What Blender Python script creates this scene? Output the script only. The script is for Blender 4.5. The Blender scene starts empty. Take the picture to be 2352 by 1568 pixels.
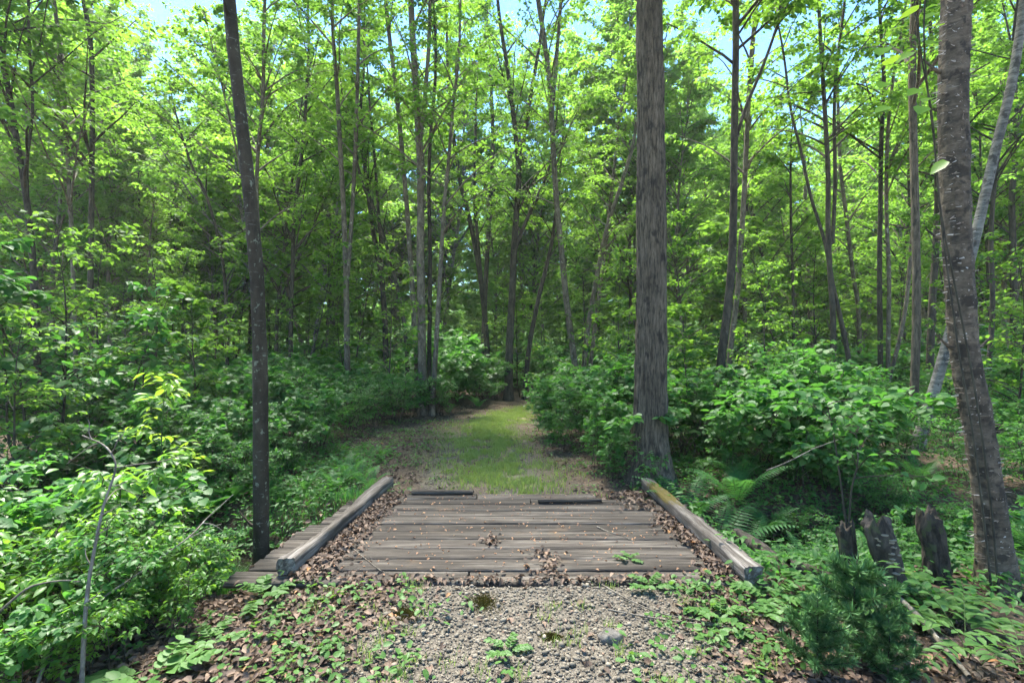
import bpy, math
import numpy as np
from mathutils import Vector

SEED = 7
HAZE = 0.0009
R = np.random.default_rng(SEED)
scene = bpy.context.scene
COL = scene.collection
FPX, U0, VH, CAMH = 1111.0, 1176.0, 815.0, 1.6      # focal length and horizon in reference pixels (2352 wide)

def px(u, v, d):
    """A point seen at (u, v) that stands d metres away along the view axis."""
    return np.array([(u - U0) / FPX * d, d, CAMH - (v - VH) / FPX * d])

# ------------------------------------------------------------------ noise
def _hash(i, j, k, s):
    n = (i * 374761393 + j * 668265263 + k * 2147483647 + s * 974634) & 0xFFFFFFFF
    n = ((n ^ (n >> 13)) * 1274126177) & 0xFFFFFFFF
    n = n ^ (n >> 16)
    return (n & 0xFFFF) / 65535.0

def vnoise(p, s=0):
    p = np.asarray(p, float)
    i = np.floor(p).astype(np.int64)
    f = p - i
    f = f * f * (3 - 2 * f)
    o = 0
    for a in (0, 1):
        for b in (0, 1):
            for c in (0, 1):
                w = (f[..., 0] if a else 1 - f[..., 0]) * (f[..., 1] if b else 1 - f[..., 1]) * (f[..., 2] if c else 1 - f[..., 2])
                o = o + w * _hash(i[..., 0] + a, i[..., 1] + b, i[..., 2] + c, s)
    return o

def fbm(p, s=0, n=3):
    p = np.asarray(p, float)
    t, a, w = 0, 1.0, 0
    for k in range(n):
        t = t + a * vnoise(p * 2 ** k, s + k)
        w += a
        a *= 0.5
    return t / w

def n2(x, y, sc, s=0, n=3):
    x = np.asarray(x, float); y = np.asarray(y, float)
    return fbm(np.stack([x * sc, y * sc, np.zeros_like(x) + 0.37], -1), s, n)

# ------------------------------------------------------------------ mesh helpers
class MB:
    """Collects vertices, triangles and quads of one mesh."""
    def __init__(self):
        self.v, self.f3, self.f4, self.t, self.n = [], [], [], [], 0
    def add(self, V, F, tint=None):
        V = np.asarray(V, float).reshape(-1, 3)
        F = np.asarray(F, np.int64)
        if len(V) == 0 or len(F) == 0:
            return
        self.v.append(V)
        (self.f3 if F.shape[1] == 3 else self.f4).append(F + self.n)
        if tint is None:
            tint = 0.5
        self.t.append(np.broadcast_to(np.asarray(tint, float), (len(V),)) if np.ndim(tint) == 0 else np.asarray(tint, float))
        self.n += len(V)
    def addm(self, other, M=None, loc=(0, 0, 0), tint_add=0.0):
        """Adds another MB's content, turned and moved."""
        V = np.concatenate(other.v)
        if M is not None:
            V = V @ M.T
        V = V + np.asarray(loc)
        t = np.concatenate(other.t) + tint_add
        base = self.n
        self.v.append(V); self.t.append(t); self.n += len(V)
        for F in other.f3: self.f3.append(F + base)
        for F in other.f4: self.f4.append(F + base)
    def mesh(self, name, mat, smooth=False):
        me = bpy.data.meshes.new(name)
        V = np.concatenate(self.v)
        f3 = np.concatenate(self.f3) if self.f3 else np.zeros((0, 3), np.int64)
        f4 = np.concatenate(self.f4) if self.f4 else np.zeros((0, 4), np.int64)
        idx = np.concatenate([f3.ravel(), f4.ravel()]).astype(np.int32)
        n3, n4 = len(f3), len(f4)
        me.vertices.add(len(V)); me.vertices.foreach_set('co', V.astype(np.float32).ravel())
        me.loops.add(len(idx)); me.loops.foreach_set('vertex_index', idx)
        me.polygons.add(n3 + n4)
        ls = np.concatenate([np.arange(n3) * 3, n3 * 3 + np.arange(n4) * 4]).astype(np.int32)
        me.polygons.foreach_set('loop_start', ls)
        me.polygons.foreach_set('loop_total', np.concatenate([np.full(n3, 3), np.full(n4, 4)]).astype(np.int32))
        if smooth:
            me.polygons.foreach_set('use_smooth', np.ones(n3 + n4, bool))
        a = me.attributes.new('tint', 'FLOAT', 'POINT')
        a.data.foreach_set('value', np.concatenate(self.t).astype(np.float32))
        me.update(calc_edges=True)
        me.materials.append(mat)
        return me
    def build(self, name, mat, parent=None, smooth=False):
        o = bpy.data.objects.new(name, self.mesh(name, mat, smooth))
        COL.objects.link(o)
        if parent is not None:
            o.parent = parent
        return o

def tag(o, label=None, cat=None, group=None, kind=None):
    if label: o['label'] = label
    if cat: o['category'] = cat
    if group: o['group'] = group
    if kind: o['kind'] = kind
    return o

def empty(name, loc):
    o = bpy.data.objects.new(name, None)
    o.empty_display_size = 0.1
    COL.objects.link(o)
    o.location = [float(c) for c in loc]
    return o

def copy_tree(o):
    c = o.copy(); COL.objects.link(c)
    for k in o.children:
        d = k.copy(); COL.objects.link(d); d.parent = c
        for g in k.children:
            e = g.copy(); COL.objects.link(e); e.parent = d
    return c

def unit(a):
    return a / np.maximum(np.linalg.norm(a, axis=-1, keepdims=True), 1e-9)

def tubes(P, r, S=6, cap=False):
    """P (B,n,3) centre lines, r (B,n) radii -> one set of quads."""
    P = np.asarray(P, float)
    if P.ndim == 2: P = P[None]
    r = np.asarray(r, float)
    if r.ndim == 1: r = np.broadcast_to(r, P.shape[:2])
    B, n, _ = P.shape
    T = unit(np.gradient(P, axis=1))
    ref = np.where(np.abs(T[:, :1, 2:3]) > 0.7, np.array([1.0, 0, 0]), np.array([0, 0, 1.0]))
    ref = np.broadcast_to(ref, T.shape)
    a = unit(ref - (ref * T).sum(-1, keepdims=True) * T)
    b = np.cross(T, a)
    th = np.arange(S) / S * 2 * np.pi
    ring = a[:, :, None] * np.cos(th)[None, None, :, None] + b[:, :, None] * np.sin(th)[None, None, :, None]
    V = P[:, :, None] + ring * r[:, :, None, None]
    base = (np.arange(B) * n * S)[:, None, None] + (np.arange(n - 1) * S)[None, :, None]
    k = np.arange(S)[None, None]; k2 = (k + 1) % S
    F = np.stack([base + k, base + k2, base + S + k2, base + S + k], -1).reshape(-1, 4)
    return V.reshape(-1, 3), F

def spline(pts, n):
    """Catmull-Rom through pts, n samples evenly along the length."""
    p = np.asarray(pts, float)
    q = np.vstack([2 * p[0] - p[1], p, 2 * p[-1] - p[-2]])
    out = []
    for i in range(len(p) - 1):
        t = np.linspace(0, 1, 24, endpoint=False)[:, None]
        a, b, c, d = q[i], q[i + 1], q[i + 2], q[i + 3]
        out.append(0.5 * (2 * b + (c - a) * t + (2 * a - 5 * b + 4 * c - d) * t ** 2 + (3 * b - a - 3 * c + d) * t ** 3))
    out = np.vstack(out + [p[-1:]])
    s = np.concatenate([[0], np.cumsum(np.linalg.norm(np.diff(out, axis=0), axis=1))])
    g = np.linspace(0, s[-1], n)
    return np.stack([np.interp(g, s, out[:, k]) for k in range(3)], -1)

# leaf outlines: (along, across, lift) and triangles
def _leaf(outline, mids):
    pts = [(0, 0, 0)]
    return pts

LEAF = {}
LEAF['small'] = (np.array([(0, 0, 0), (.42, .5, .07), (1, 0, -.08), (.42, -.5, .07)]), np.array([(0, 2, 1), (0, 3, 2)]))
LEAF['oval'] = (np.array([(0, 0, 0), (.22, .36, .05), (.58, .44, .04), (1, 0, -.16), (.58, -.44, .04), (.22, -.36, .05), (.3, 0, -.01), (.62, 0, -.04)]),
                np.array([(0, 6, 1), (1, 6, 7), (1, 7, 2), (2, 7, 3), (0, 5, 6), (5, 7, 6), (5, 4, 7), (4, 3, 7)]))
LEAF['round'] = (np.array([(0, 0, 0), (.02, .36, .05), (.36, .56, .05), (.72, .36, .0), (1, 0, -.12), (.72, -.36, .0), (.36, -.56, .05), (.02, -.36, .05), (.12, 0, -.01), (.6, 0, -.04)]),
                 np.array([(0, 8, 1), (1, 8, 2), (8, 9, 2), (2, 9, 3), (3, 9, 4), (0, 7, 8), (7, 6, 8), (8, 6, 9), (6, 5, 9), (5, 4, 9)]))
_m = [(0, 0, 0), (-.06, .28, .0), (.10, .26, .03), (.14, .56, -.05), (.34, .30, .04), (.66, .52, -.06), (.58, .18, .03), (1, 0, -.14)]
_mm = _m + [(a, -b, c) for a, b, c in _m[1:-1]][::-1] + [(.33, 0, -.01)]
LEAF['maple'] = (np.array(_mm), np.array([(14, (i + 1) % 14, i) for i in range(14)]))

def leaves(mb, pos, dr, up, L, W, shape, tint):
    """One leaf per row of pos, pointing along dr with face normal near up."""
    T, F = LEAF[shape]
    pos = np.asarray(pos); N = len(pos)
    if N == 0: return
    dr = unit(dr)
    side = unit(np.cross(up, dr))
    nr = np.cross(dr, side)
    L = np.broadcast_to(L, (N,)); W = np.broadcast_to(W, (N,))
    V = (pos[:, None] + dr[:, None] * (T[None, :, 0] * L[:, None])[..., None]
         + side[:, None] * (T[None, :, 1] * W[:, None])[..., None]
         + nr[:, None] * (T[None, :, 2] * L[:, None])[..., None])
    k = len(T)
    FF = (F[None] + (np.arange(N) * k)[:, None, None]).reshape(-1, 3)
    mb.add(V.reshape(-1, 3), FF, np.repeat(tint, k))

# ------------------------------------------------------------------ terrain
PATH = np.array([(0, -6), (0, 3.4), (0, 5.6), (-.38, 7.9), (-.70, 10.8), (.15, 14.0), (2.0, 17.0), (5.0, 19.5), (9.0, 21), (16, 22)])
def path_dist(x, y):
    x = np.asarray(x, float); y = np.asarray(y, float)
    best = np.full(np.broadcast(x, y).shape, 1e9)
    for (ax, ay), (bx, by) in zip(PATH[:-1], PATH[1:]):
        t = np.clip(((x - ax) * (bx - ax) + (y - ay) * (by - ay)) / ((bx - ax) ** 2 + (by - ay) ** 2), 0, 1)
        best = np.minimum(best, np.hypot(x - ax - t * (bx - ax), y - ay - t * (by - ay)))
    return best

def stream_y(x):
    return 4.72 + 0.22 * np.sin(np.asarray(x) * 0.55) + 0.012 * np.asarray(x) ** 2

def tz(x, y):
    x = np.asarray(x, float); y = np.asarray(y, float)
    pd = path_dist(x, y)
    z = (n2(x, y, 0.35, 3, 2) - .5) * 0.22 * np.clip((pd - 1.2) / 2, 0, 1) * np.clip(np.hypot(x, y - 16) / 4 - .8, .1, 1) + (n2(x, y, 2.2, 9, 2) - .5) * 0.05
    z = z - 0.045 + 0.040 * np.clip((1.9 - np.abs(x)) / .8, 0, 1) * np.clip((3.37 - y) / .02, 0, 1) + 0.02 * np.clip((1.7 - np.abs(x)) / .8, 0, 1) * np.clip((y - 5.66) / .05, 0, 1) * np.clip((9 - y) / 2, 0, 1)
    g = np.exp(-(np.abs(y - stream_y(x)) / 0.72) ** 2.6)
    z = z - g * 0.62
    z = z - 0.10 * np.clip((np.abs(x) - 1.5) / 1.2, 0, 1) * np.exp(-((y - 4.2) / 2.2) ** 2)
    # the deck sits in a shallow cut
    cut = np.clip((1.95 - np.abs(x)) / .1, 0, 1) * np.clip((y - 3.36) / .05, 0, 1) * np.clip((5.64 - y) / .05, 0, 1)
    z = z - 0.10 * cut
    z = z + 0.03 * np.exp(-(pd / .5) ** 2) * np.clip((y - 6) / 3, 0, 1)
    hl = np.clip((y - 62) / 75, 0, 1); z = z + 15 * hl * hl * (3 - 2 * hl)
    z = z + 0.0016 * np.clip(y - 26, 0, 200) ** 1.35
    return z

def tz1(x, y):
    return float(tz(np.array([x]), np.array([y]))[0])

# ------------------------------------------------------------------ materials
class NT:
    def __init__(self, name):
        self.m = bpy.data.materials.new(name); self.m.use_nodes = True
        self.t = self.m.node_tree; self.t.nodes.clear()
        self.out = self.t.nodes.new('ShaderNodeOutputMaterial')
    def n(self, typ, **kw):
        nd = self.t.nodes.new(typ)
        for k, v in kw.items():
            if k in nd.inputs.keys() if hasattr(nd.inputs, 'keys') else False:
                nd.inputs[k].default_value = v
            else:
                setattr(nd, k, v)
        return nd
    def l(self, a, b):
        self.t.links.new(a, b)
    def noise(self, vec, scale, detail=4, rough=.6, dist=0.0):
        nd = self.t.nodes.new('ShaderNodeTexNoise')
        nd.inputs['Scale'].default_value = scale; nd.inputs['Detail'].default_value = detail
        nd.inputs['Roughness'].default_value = rough; nd.inputs['Distortion'].default_value = dist
        if vec is not None: self.l(vec, nd.inputs['Vector'])
        return nd.outputs['Fac']
    def coord(self, scale=(1, 1, 1), which='Object'):
        tc = self.t.nodes.new('ShaderNodeTexCoord'); mp = self.t.nodes.new('ShaderNodeMapping')
        mp.inputs['Scale'].default_value = scale
        self.l(tc.outputs[which], mp.inputs['Vector'])
        return mp.outputs['Vector']
    def ramp(self, fac, stops, interp='LINEAR'):
        nd = self.t.nodes.new('ShaderNodeValToRGB'); nd.color_ramp.interpolation = interp
        e = nd.color_ramp.elements
        while len(e) < len(stops): e.new(0.5)
        for i, (p, c) in enumerate(stops):
            e[i].position = p
            c = (c, c, c) if np.ndim(c) == 0 else c
            e[i].color = (*c, 1)
        self.l(fac, nd.inputs['Fac'])
        return nd.outputs['Color']
    def mix(self, fac, a, b, mode='MIX'):
        nd = self.t.nodes.new('ShaderNodeMix'); nd.data_type = 'RGBA'; nd.blend_type = mode
        for s, v in ((nd.inputs[0], fac), (nd.inputs[6], a), (nd.inputs[7], b)):
            if hasattr(v, 'is_linked'): self.l(v, s)
            elif np.ndim(v) == 0: s.default_value = v
            else: s.default_value = (*v, 1)
        return nd.outputs[2]
    def math(self, op, a, b=None, clamp=False):
        nd = self.t.nodes.new('ShaderNodeMath'); nd.operation = op; nd.use_clamp = clamp
        for s, v in ((nd.inputs[0], a), (nd.inputs[1], b)):
            if v is None: continue
            if hasattr(v, 'is_linked'): self.l(v, s)
            else: s.default_value = v
        return nd.outputs[0]
    def attr(self, name):
        nd = self.t.nodes.new('ShaderNodeAttribute'); nd.attribute_name = name
        return nd.outputs['Fac']
    def rnd(self):
        return self.t.nodes.new('ShaderNodeObjectInfo').outputs['Random']
    def bsdf(self, col, rough=.7, spec=.3, bump=None, bs=.4, bd=.01):
        p = self.t.nodes.new('ShaderNodeBsdfPrincipled')
        if hasattr(col, 'is_linked'): self.l(col, p.inputs['Base Color'])
        else: p.inputs['Base Color'].default_value = (*col, 1)
        if hasattr(rough, 'is_linked'): self.l(rough, p.inputs['Roughness'])
        else: p.inputs['Roughness'].default_value = rough
        p.inputs['Specular IOR Level'].default_value = spec
        if bump is not None:
            b = self.t.nodes.new('ShaderNodeBump'); b.inputs['Strength'].default_value = bs; b.inputs['Distance'].default_value = bd
            self.l(bump, b.inputs['Height']); self.l(b.outputs['Normal'], p.inputs['Normal'])
        return p.outputs[0]
    def done(self, sh):
        self.l(sh, self.out.inputs['Surface']); return self.m

def leaf_mat(name, dark, light, trans, tw=.42, rough=.58, spec=.18, objvar=.35):
    t = NT(name)
    k = t.math('ADD', t.math('MULTIPLY', t.attr('tint'), 1 - objvar), t.math('MULTIPLY', t.rnd(), objvar), True)
    c = t.ramp(k, [(0, dark), (1, light)])
    tr = t.mix(k, [x * .75 for x in trans], trans)
    pb = t.bsdf(c, rough, spec)
    tl = t.t.nodes.new('ShaderNodeBsdfTranslucent'); t.l(tr, tl.inputs['Color'])
    mx = t.t.nodes.new('ShaderNodeMixShader'); mx.inputs[0].default_value = tw
    t.l(pb, mx.inputs[1]); t.l(tl.outputs[0], mx.inputs[2])
    return t.done(mx.outputs[0])

M = {}
M['leaf_tree'] = leaf_mat('maple_leaf', (.027, .095, .020), (.082, .178, .027), (.24, .47, .045), .54)
M['leaf_far'] = leaf_mat('far_leaf', (.030, .105, .024), (.085, .185, .034), (.25, .50, .06), .58)
M['leaf_shrub'] = leaf_mat('shrub_leaf', (.026, .098, .027), (.078, .185, .038), (.15, .44, .05), .40, .5, .28)
M['leaf_gloss'] = leaf_mat('glossy_leaf', (.036, .120, .027), (.118, .245, .036), (.25, .51, .04), .46, .42, .32)
M['leaf_bright'] = leaf_mat('young_leaf', (.12, .28, .03), (.22, .40, .04), (.40, .62, .05), .5, .4, .4)
M['leaf_fern'] = leaf_mat('fern_leaf', (.030, .120, .035), (.070, .210, .050), (.15, .42, .06), .4, .5, .3)
M['leaf_ground'] = leaf_mat('ground_leaf', (.042, .115, .030), (.112, .225, .050), (.20, .40, .05), .35, .5, .25)
M['needle'] = leaf_mat('pine_needle', (.060, .170, .060), (.14, .29, .10), (.16, .38, .10), .35, .45, .4)
M['grass'] = leaf_mat('grass_blade', (.14, .21, .05), (.36, .44, .14), (.34, .48, .09), .4, .5, .3)

def bark(name, c0, c1, patch=None, pamt=.55, scale=(14, 14, 3), bump=.7, lent=None, pscale=3.0, lo=.38, hi=.62, blot=0.0, lentz=(9, 9, 70), lcut=.62):
    t = NT(name)
    v = t.coord(scale)
    f = t.noise(v, 1.0, 6, .7, .3)
    c = t.ramp(f, [(lo, c0), (hi, c1)])
    b = t.noise(t.coord((2.3, 2.3, 1.1)), 1.0, 5, .6)
    c = t.mix(1.0, c, t.ramp(b, [(.3, .55), (.7, 1.25)]), 'MULTIPLY')
    if blot:
        k = t.noise(t.coord((7, 7, 4)), 1.0, 3, .6)
        c = t.mix(t.ramp(k, [(.56, 0), (.66, blot)]), c, (.010, .009, .008))
    if patch is not None:
        p = t.noise(t.coord((pscale, pscale, pscale * .8)), 1.6, 4, .6)
        m = t.ramp(p, [(pamt, 0), (pamt + .06, .8)])
        c = t.mix(m, c, patch)
    h = f
    if lent is not None:
        q = t.noise(t.coord(lentz), 1.0, 3, .55)
        m = t.ramp(q, [(lcut, 0), (lcut + .06, .85)])
        c = t.mix(m, c, lent)
        h = t.math('ADD', f, t.math('MULTIPLY', m, .4))
    c = t.mix(.14, c, t.mix(t.rnd(), (.02, .02, .018), (.16, .15, .13)))
    return t.done(t.bsdf(c, .88, .18, h, bump, .015))

M['bark_smooth'] = bark('smooth_bark', (.024, .0185, .0115), (.064, .051, .033), (.20, .215, .16), .60, (9, 9, 4), .4, (.15, .135, .115), 13.0, lcut=.66)
M['bark_furrow'] = bark('furrowed_bark', (.030, .024, .016), (.175, .141, .102), None, .62, (40, 40, 5), 1.0, None, 3.2, .38, .62, .8)
M['bark_birch'] = bark('birch_bark', (.040, .029, .020), (.190, .145, .100), (.018, .013, .009), .54, (8, 8, 18), .9, (.30, .25, .19), 5.5, .36, .64, .6, (12, 12, 60), .64)
M['bark_maple'] = bark('maple_bark', (.058, .047, .033), (.185, .157, .115), (.34, .34, .27), .62, (14, 14, 6), .5, None, 6.0)
M['bark_dark'] = bark('dark_bark', (.018, .015, .011), (.078, .066, .048), (.18, .185, .135), .66, (14, 14, 5), .5, None, 7.0)
M['bark_pale'] = bark('pale_birch_bark', (.07, .07, .063), (.25, .245, .225), (.03, .03, .028), .56, (6, 6, 18), .5, (.06, .055, .05), 5.0)
M['bark_rot'] = bark('rotten_bark', (.012, .010, .008), (.105, .084, .067), (.070, .082, .032), .56, (16, 16, 5), 1.0, None, 9.0, .4, .62, .8)
M['twig'] = bark('twig_bark', (.105, .088, .066), (.27, .238, .19), (.40, .38, .32), .62, (30, 30, 8), .3, None, 9.0)
M['stem'] = bark('stem_bark', (.020, .018, .012), (.075, .066, .045), None, .6, (30, 30, 8), .3)
M['greenstem'] = bark('green_stem', (.05, .10, .025), (.11, .17, .05), None, .6, (30, 30, 8), .2)

def wood_mat():
    t = NT('weathered_wood')
    def shifted(sc):
        w = t.t.nodes.new('ShaderNodeVectorMath'); w.operation = 'ADD'; t.l(t.coord(sc), w.inputs[0])
        cmb = t.t.nodes.new('ShaderNodeCombineXYZ'); t.l(t.math('MULTIPLY', t.attr('tint'), 50), cmb.inputs[0]); t.l(cmb.outputs[0], w.inputs[1])
        return w.outputs[0]
    g = t.noise(shifted((1.3, 30, 30)), 1.0, 6, .65, .5)
    fine = t.noise(shifted((2.6, 110, 110)), 1.0, 3, .6)
    big = t.noise(t.coord((1.1, 3.0, 3.0)), 1.3, 4, .6)
    c = t.ramp(g, [(.34, (.060, .054, .049)), (.50, (.145, .134, .124)), (.66, (.36, .345, .325))])
    c = t.mix(t.ramp(fine, [(.36, .85), (.50, 0)]), c, (.030, .026, .023))
    c = t.mix(t.ramp(big, [(.42, .55), (.62, 0)]), c, (.062, .055, .050))
    c = t.mix(1.0, c, t.mix(t.attr('tint'), (.36, .335, .30), (.76, .71, .64)), 'MULTIPLY')
    st = t.noise(t.coord((2.0, 2.0, 2.0)), 1.7, 4, .6)
    c = t.mix(t.ramp(st, [(.60, 0), (.75, .4)]), c, (.16, .105, .06))
    return t.done(t.bsdf(c, .85, .2, t.math('ADD', g, fine), .8, .008))
M['wood'] = wood_mat()

def timber_mat():
    t = NT('old_timber')
    g = t.noise(t.coord((1.6, 24, 24)), 1.0, 7, .68, .8)
    c = t.ramp(g, [(.30, (.030, .025, .020)), (.50, (.120, .105, .092)), (.70, (.30, .28, .255))])
    big = t.noise(t.coord((2.2, 5, 5)), 1.0, 4, .6)
    c = t.mix(t.ramp(big, [(.40, .6), (.6, 0)]), c, (.040, .033, .026))
    ms = t.attr('tint')                      # moss grows where the tint channel says
    mn = t.noise(t.coord((9, 16, 16)), 1.0, 4, .65)
    mm = t.ramp(t.math('MULTIPLY', ms, mn), [(.34, 0), (.44, 1)])
    mossc = t.ramp(t.noise(t.coord((60, 60, 60)), 1.0, 3), [(.3, (.045, .040, .010)), (.7, (.11, .085, .02))])
    c = t.mix(mm, c, mossc)
    return t.done(t.bsdf(c, .88, .2, g, 1.0, .010))
M['timber'] = timber_mat()

def ground_mat():
    t = NT('forest_floor')
    o = t.coord((1, 1, 1))
    f = t.noise(o, 9, 8, .7); f2 = t.noise(o, 38, 5, .65); f3 = t.noise(o, 1.6, 4, .6)
    dirt = t.ramp(f, [(.30, (.042, .031, .021)), (.5, (.115, .084, .056)), (.72, (.21, .16, .11))])
    vo = t.t.nodes.new('ShaderNodeTexVoronoi'); vo.inputs['Scale'].default_value = 26
    t.l(o, vo.inputs['Vector'])
    lit = t.mix(.55, dirt, t.ramp(t.math('ADD', vo.outputs['Distance'], t.math('MULTIPLY', f2, .3)), [(.2, (.20, .135, .085)), (.75, (.035, .024, .017))]))
    gv = t.t.nodes.new('ShaderNodeTexVoronoi'); gv.inputs['Scale'].default_value = 55
    t.l(o, gv.inputs['Vector'])
    grav = t.mix(.5, t.ramp(gv.outputs['Color'], [(.1, (.07, .06, .048)), (.9, (.22, .195, .155))]), t.ramp(gv.outputs['Distance'], [(.15, (.20, .175, .14)), (.6, (.045, .038, .029))]))
    grs = t.ramp(t.noise(o, 22, 6, .7), [(.3, (.075, .080, .032)), (.5, (.15, .175, .060)), (.75, (.27, .27, .12))])
    mud = t.ramp(f2, [(.3, (.010, .008, .007)), (.7, (.035, .027, .021))])
    c = t.mix(t.attr('gravel'), lit, grav)
    c = t.mix(t.attr('grass'), c, grs)
    c = t.mix(t.attr('mud'), c, mud)
    c = t.mix(t.attr('woods'), c, t.ramp(f, [(.35, (.015, .045, .012)), (.65, (.07, .15, .03))]))
    return t.done(t.bsdf(c, .92, .2, t.math('ADD', f, t.math('MULTIPLY', f2, .6)), .9, .03))
M['ground'] = ground_mat()

def tinted(name, stops, rough=.75, spec=.25, tw=0.0, bumpscale=None, bs=.4):
    t = NT(name)
    c = t.ramp(t.attr('tint'), stops)
    n = t.noise(t.coord((40, 40, 40)), 1.0, 3)
    c = t.mix(t.math('MULTIPLY', n, .5), c, t.mix(1.0, c, (.45, .42, .4), 'MULTIPLY'))
    b = t.noise(t.coord(), bumpscale, 4) if bumpscale else None
    s = t.bsdf(c, rough, spec, b, bs, .01)
    if tw:
        tl = t.t.nodes.new('ShaderNodeBsdfTranslucent'); t.l(c, tl.inputs['Color'])
        mx = t.t.nodes.new('ShaderNodeMixShader'); mx.inputs[0].default_value = tw
        t.l(s, mx.inputs[1]); t.l(tl.outputs[0], mx.inputs[2]); s = mx.outputs[0]
    return t.done(s)
M['pebble'] = tinted('pebble_stone', [(0, (.055, .048, .037)), (.3, (.115, .102, .079)), (.6, (.185, .163, .126)), (.88, (.29, .25, .19)), (1, (.23, .15, .10))], .7, .3, 0, 60, .3)
M['litter'] = tinted('dead_leaf', [(0, (.045, .030, .021)), (.35, (.115, .078, .056)), (.65, (.205, .143, .103)), (.9, (.30, .21, .15)), (1, (.36, .18, .07))], .7, .3, .15)
M['chip'] = tinted('fallen_bud_scale', [(0, (.16, .08, .045)), (.5, (.36, .19, .10)), (1, (.58, .34, .16))], .6, .35, .1)
M['moss'] = tinted('moss', [(0, (.05, .045, .010)), (.5, (.11, .090, .018)), (1, (.15, .16, .03))], .95, .1, .1)
M['rock'] = bark('field_stone', (.06, .056, .05), (.20, .185, .165), (.33, .33, .30), .66, (9, 9, 9), .5, None, 12.0)
M['fungus'] = tinted('bracket_fungus', [(0, (.22, .17, .11)), (1, (.42, .36, .27))], .8)
M['curl'] = tinted('birch_curl', [(0, (.22, .15, .10)), (.5, (.40, .33, .27)), (1, (.62, .58, .53))], .6, .3, .2)
def water_mat():
    t = NT('stream_water')
    return t.done(t.bsdf((.012, .011, .008), .06, .5, t.noise(t.coord(), 5, 2), .1, .01))
M['water'] = water_mat()

# ------------------------------------------------------------------ ground, stream
def axis(dense0, dense1, step, lo, hi, grow=1.16):
    a = list(np.arange(dense0, dense1, step)); s = step
    while a[-1] < hi: s *= grow; a.append(a[-1] + s)
    s = step
    while a[0] > lo: s *= grow; a.insert(0, a[0] - s)
    return np.array(a)
gx = axis(-3.6, 3.6, .06, -260, 260); gy = axis(1.6, 8, .05, -60, 320)
X, Y = np.meshgrid(gx, gy)
Z = tz(X, Y)
nx, ny = len(gx), len(gy)
i = np.arange(nx - 1)[None] + (np.arange(ny - 1) * nx)[:, None]
mb = MB(); mb.add(np.stack([X, Y, Z], -1).reshape(-1, 3), np.stack([i, i + 1, i + 1 + nx, i + nx], -1).reshape(-1, 4))
ground = mb.build('forest_ground', M['ground'], None, True)
tag(ground, 'brown forest floor of soil and leaf litter with a trodden track', 'ground', kind='structure')
pd = path_dist(X, Y)
nz = n2(X, Y, 1.3, 21); nf = n2(X, Y, 4.0, 23)
sm = lambda a, lo, hi: np.clip((a - lo) / (hi - lo), 0, 1)
gravel = np.where(Y < 3.6, sm(-(np.abs(X - .18) + (nf - .5) * .8), -1.15, -.75), 0.75 * sm(-np.abs(np.abs(X + .42) - .55) - (nf - .5) * .5, -.36, -.12) * sm(-Y, -9.5, -7.5) + .35 * sm(-pd, -1.2, -.8) * (nz > .5))
gravel = np.where(Y < 3.6, gravel, np.clip(gravel, 0, .8)); woods = np.clip((Y - 55) / 15, 0, 1)
grassm = np.where(Y > 6.0, sm(-(pd + (nz - .5) * 1.6), -1.15, -.45), 0) * np.clip(nf * 2.0 - .75, 0, .7)
mud = np.exp(-(np.abs(Y - stream_y(X)) / .62) ** 4) * (np.abs(X) < 7)
for nm, arr in (('gravel', gravel), ('grass', grassm), ('mud', mud), ('woods', woods)):
    a = ground.data.attributes.new(nm, 'FLOAT', 'POINT'); a.data.foreach_set('value', arr.astype(np.float32).ravel())
mb = MB()
wx = np.linspace(-9, 9, 60); wy = stream_y(wx)
mb.add(np.concatenate([np.stack([wx, wy - .55, np.full(60, -.50)], -1), np.stack([wx, wy + .55, np.full(60, -.50)], -1)]),
       np.stack([np.arange(59), np.arange(59) + 1, np.arange(59) + 61, np.arange(59) + 60], -1))
tag(mb.build('stream_water', M['water']), 'dark still water of the narrow brook passing beneath the bridge', 'water', kind='structure')

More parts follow.
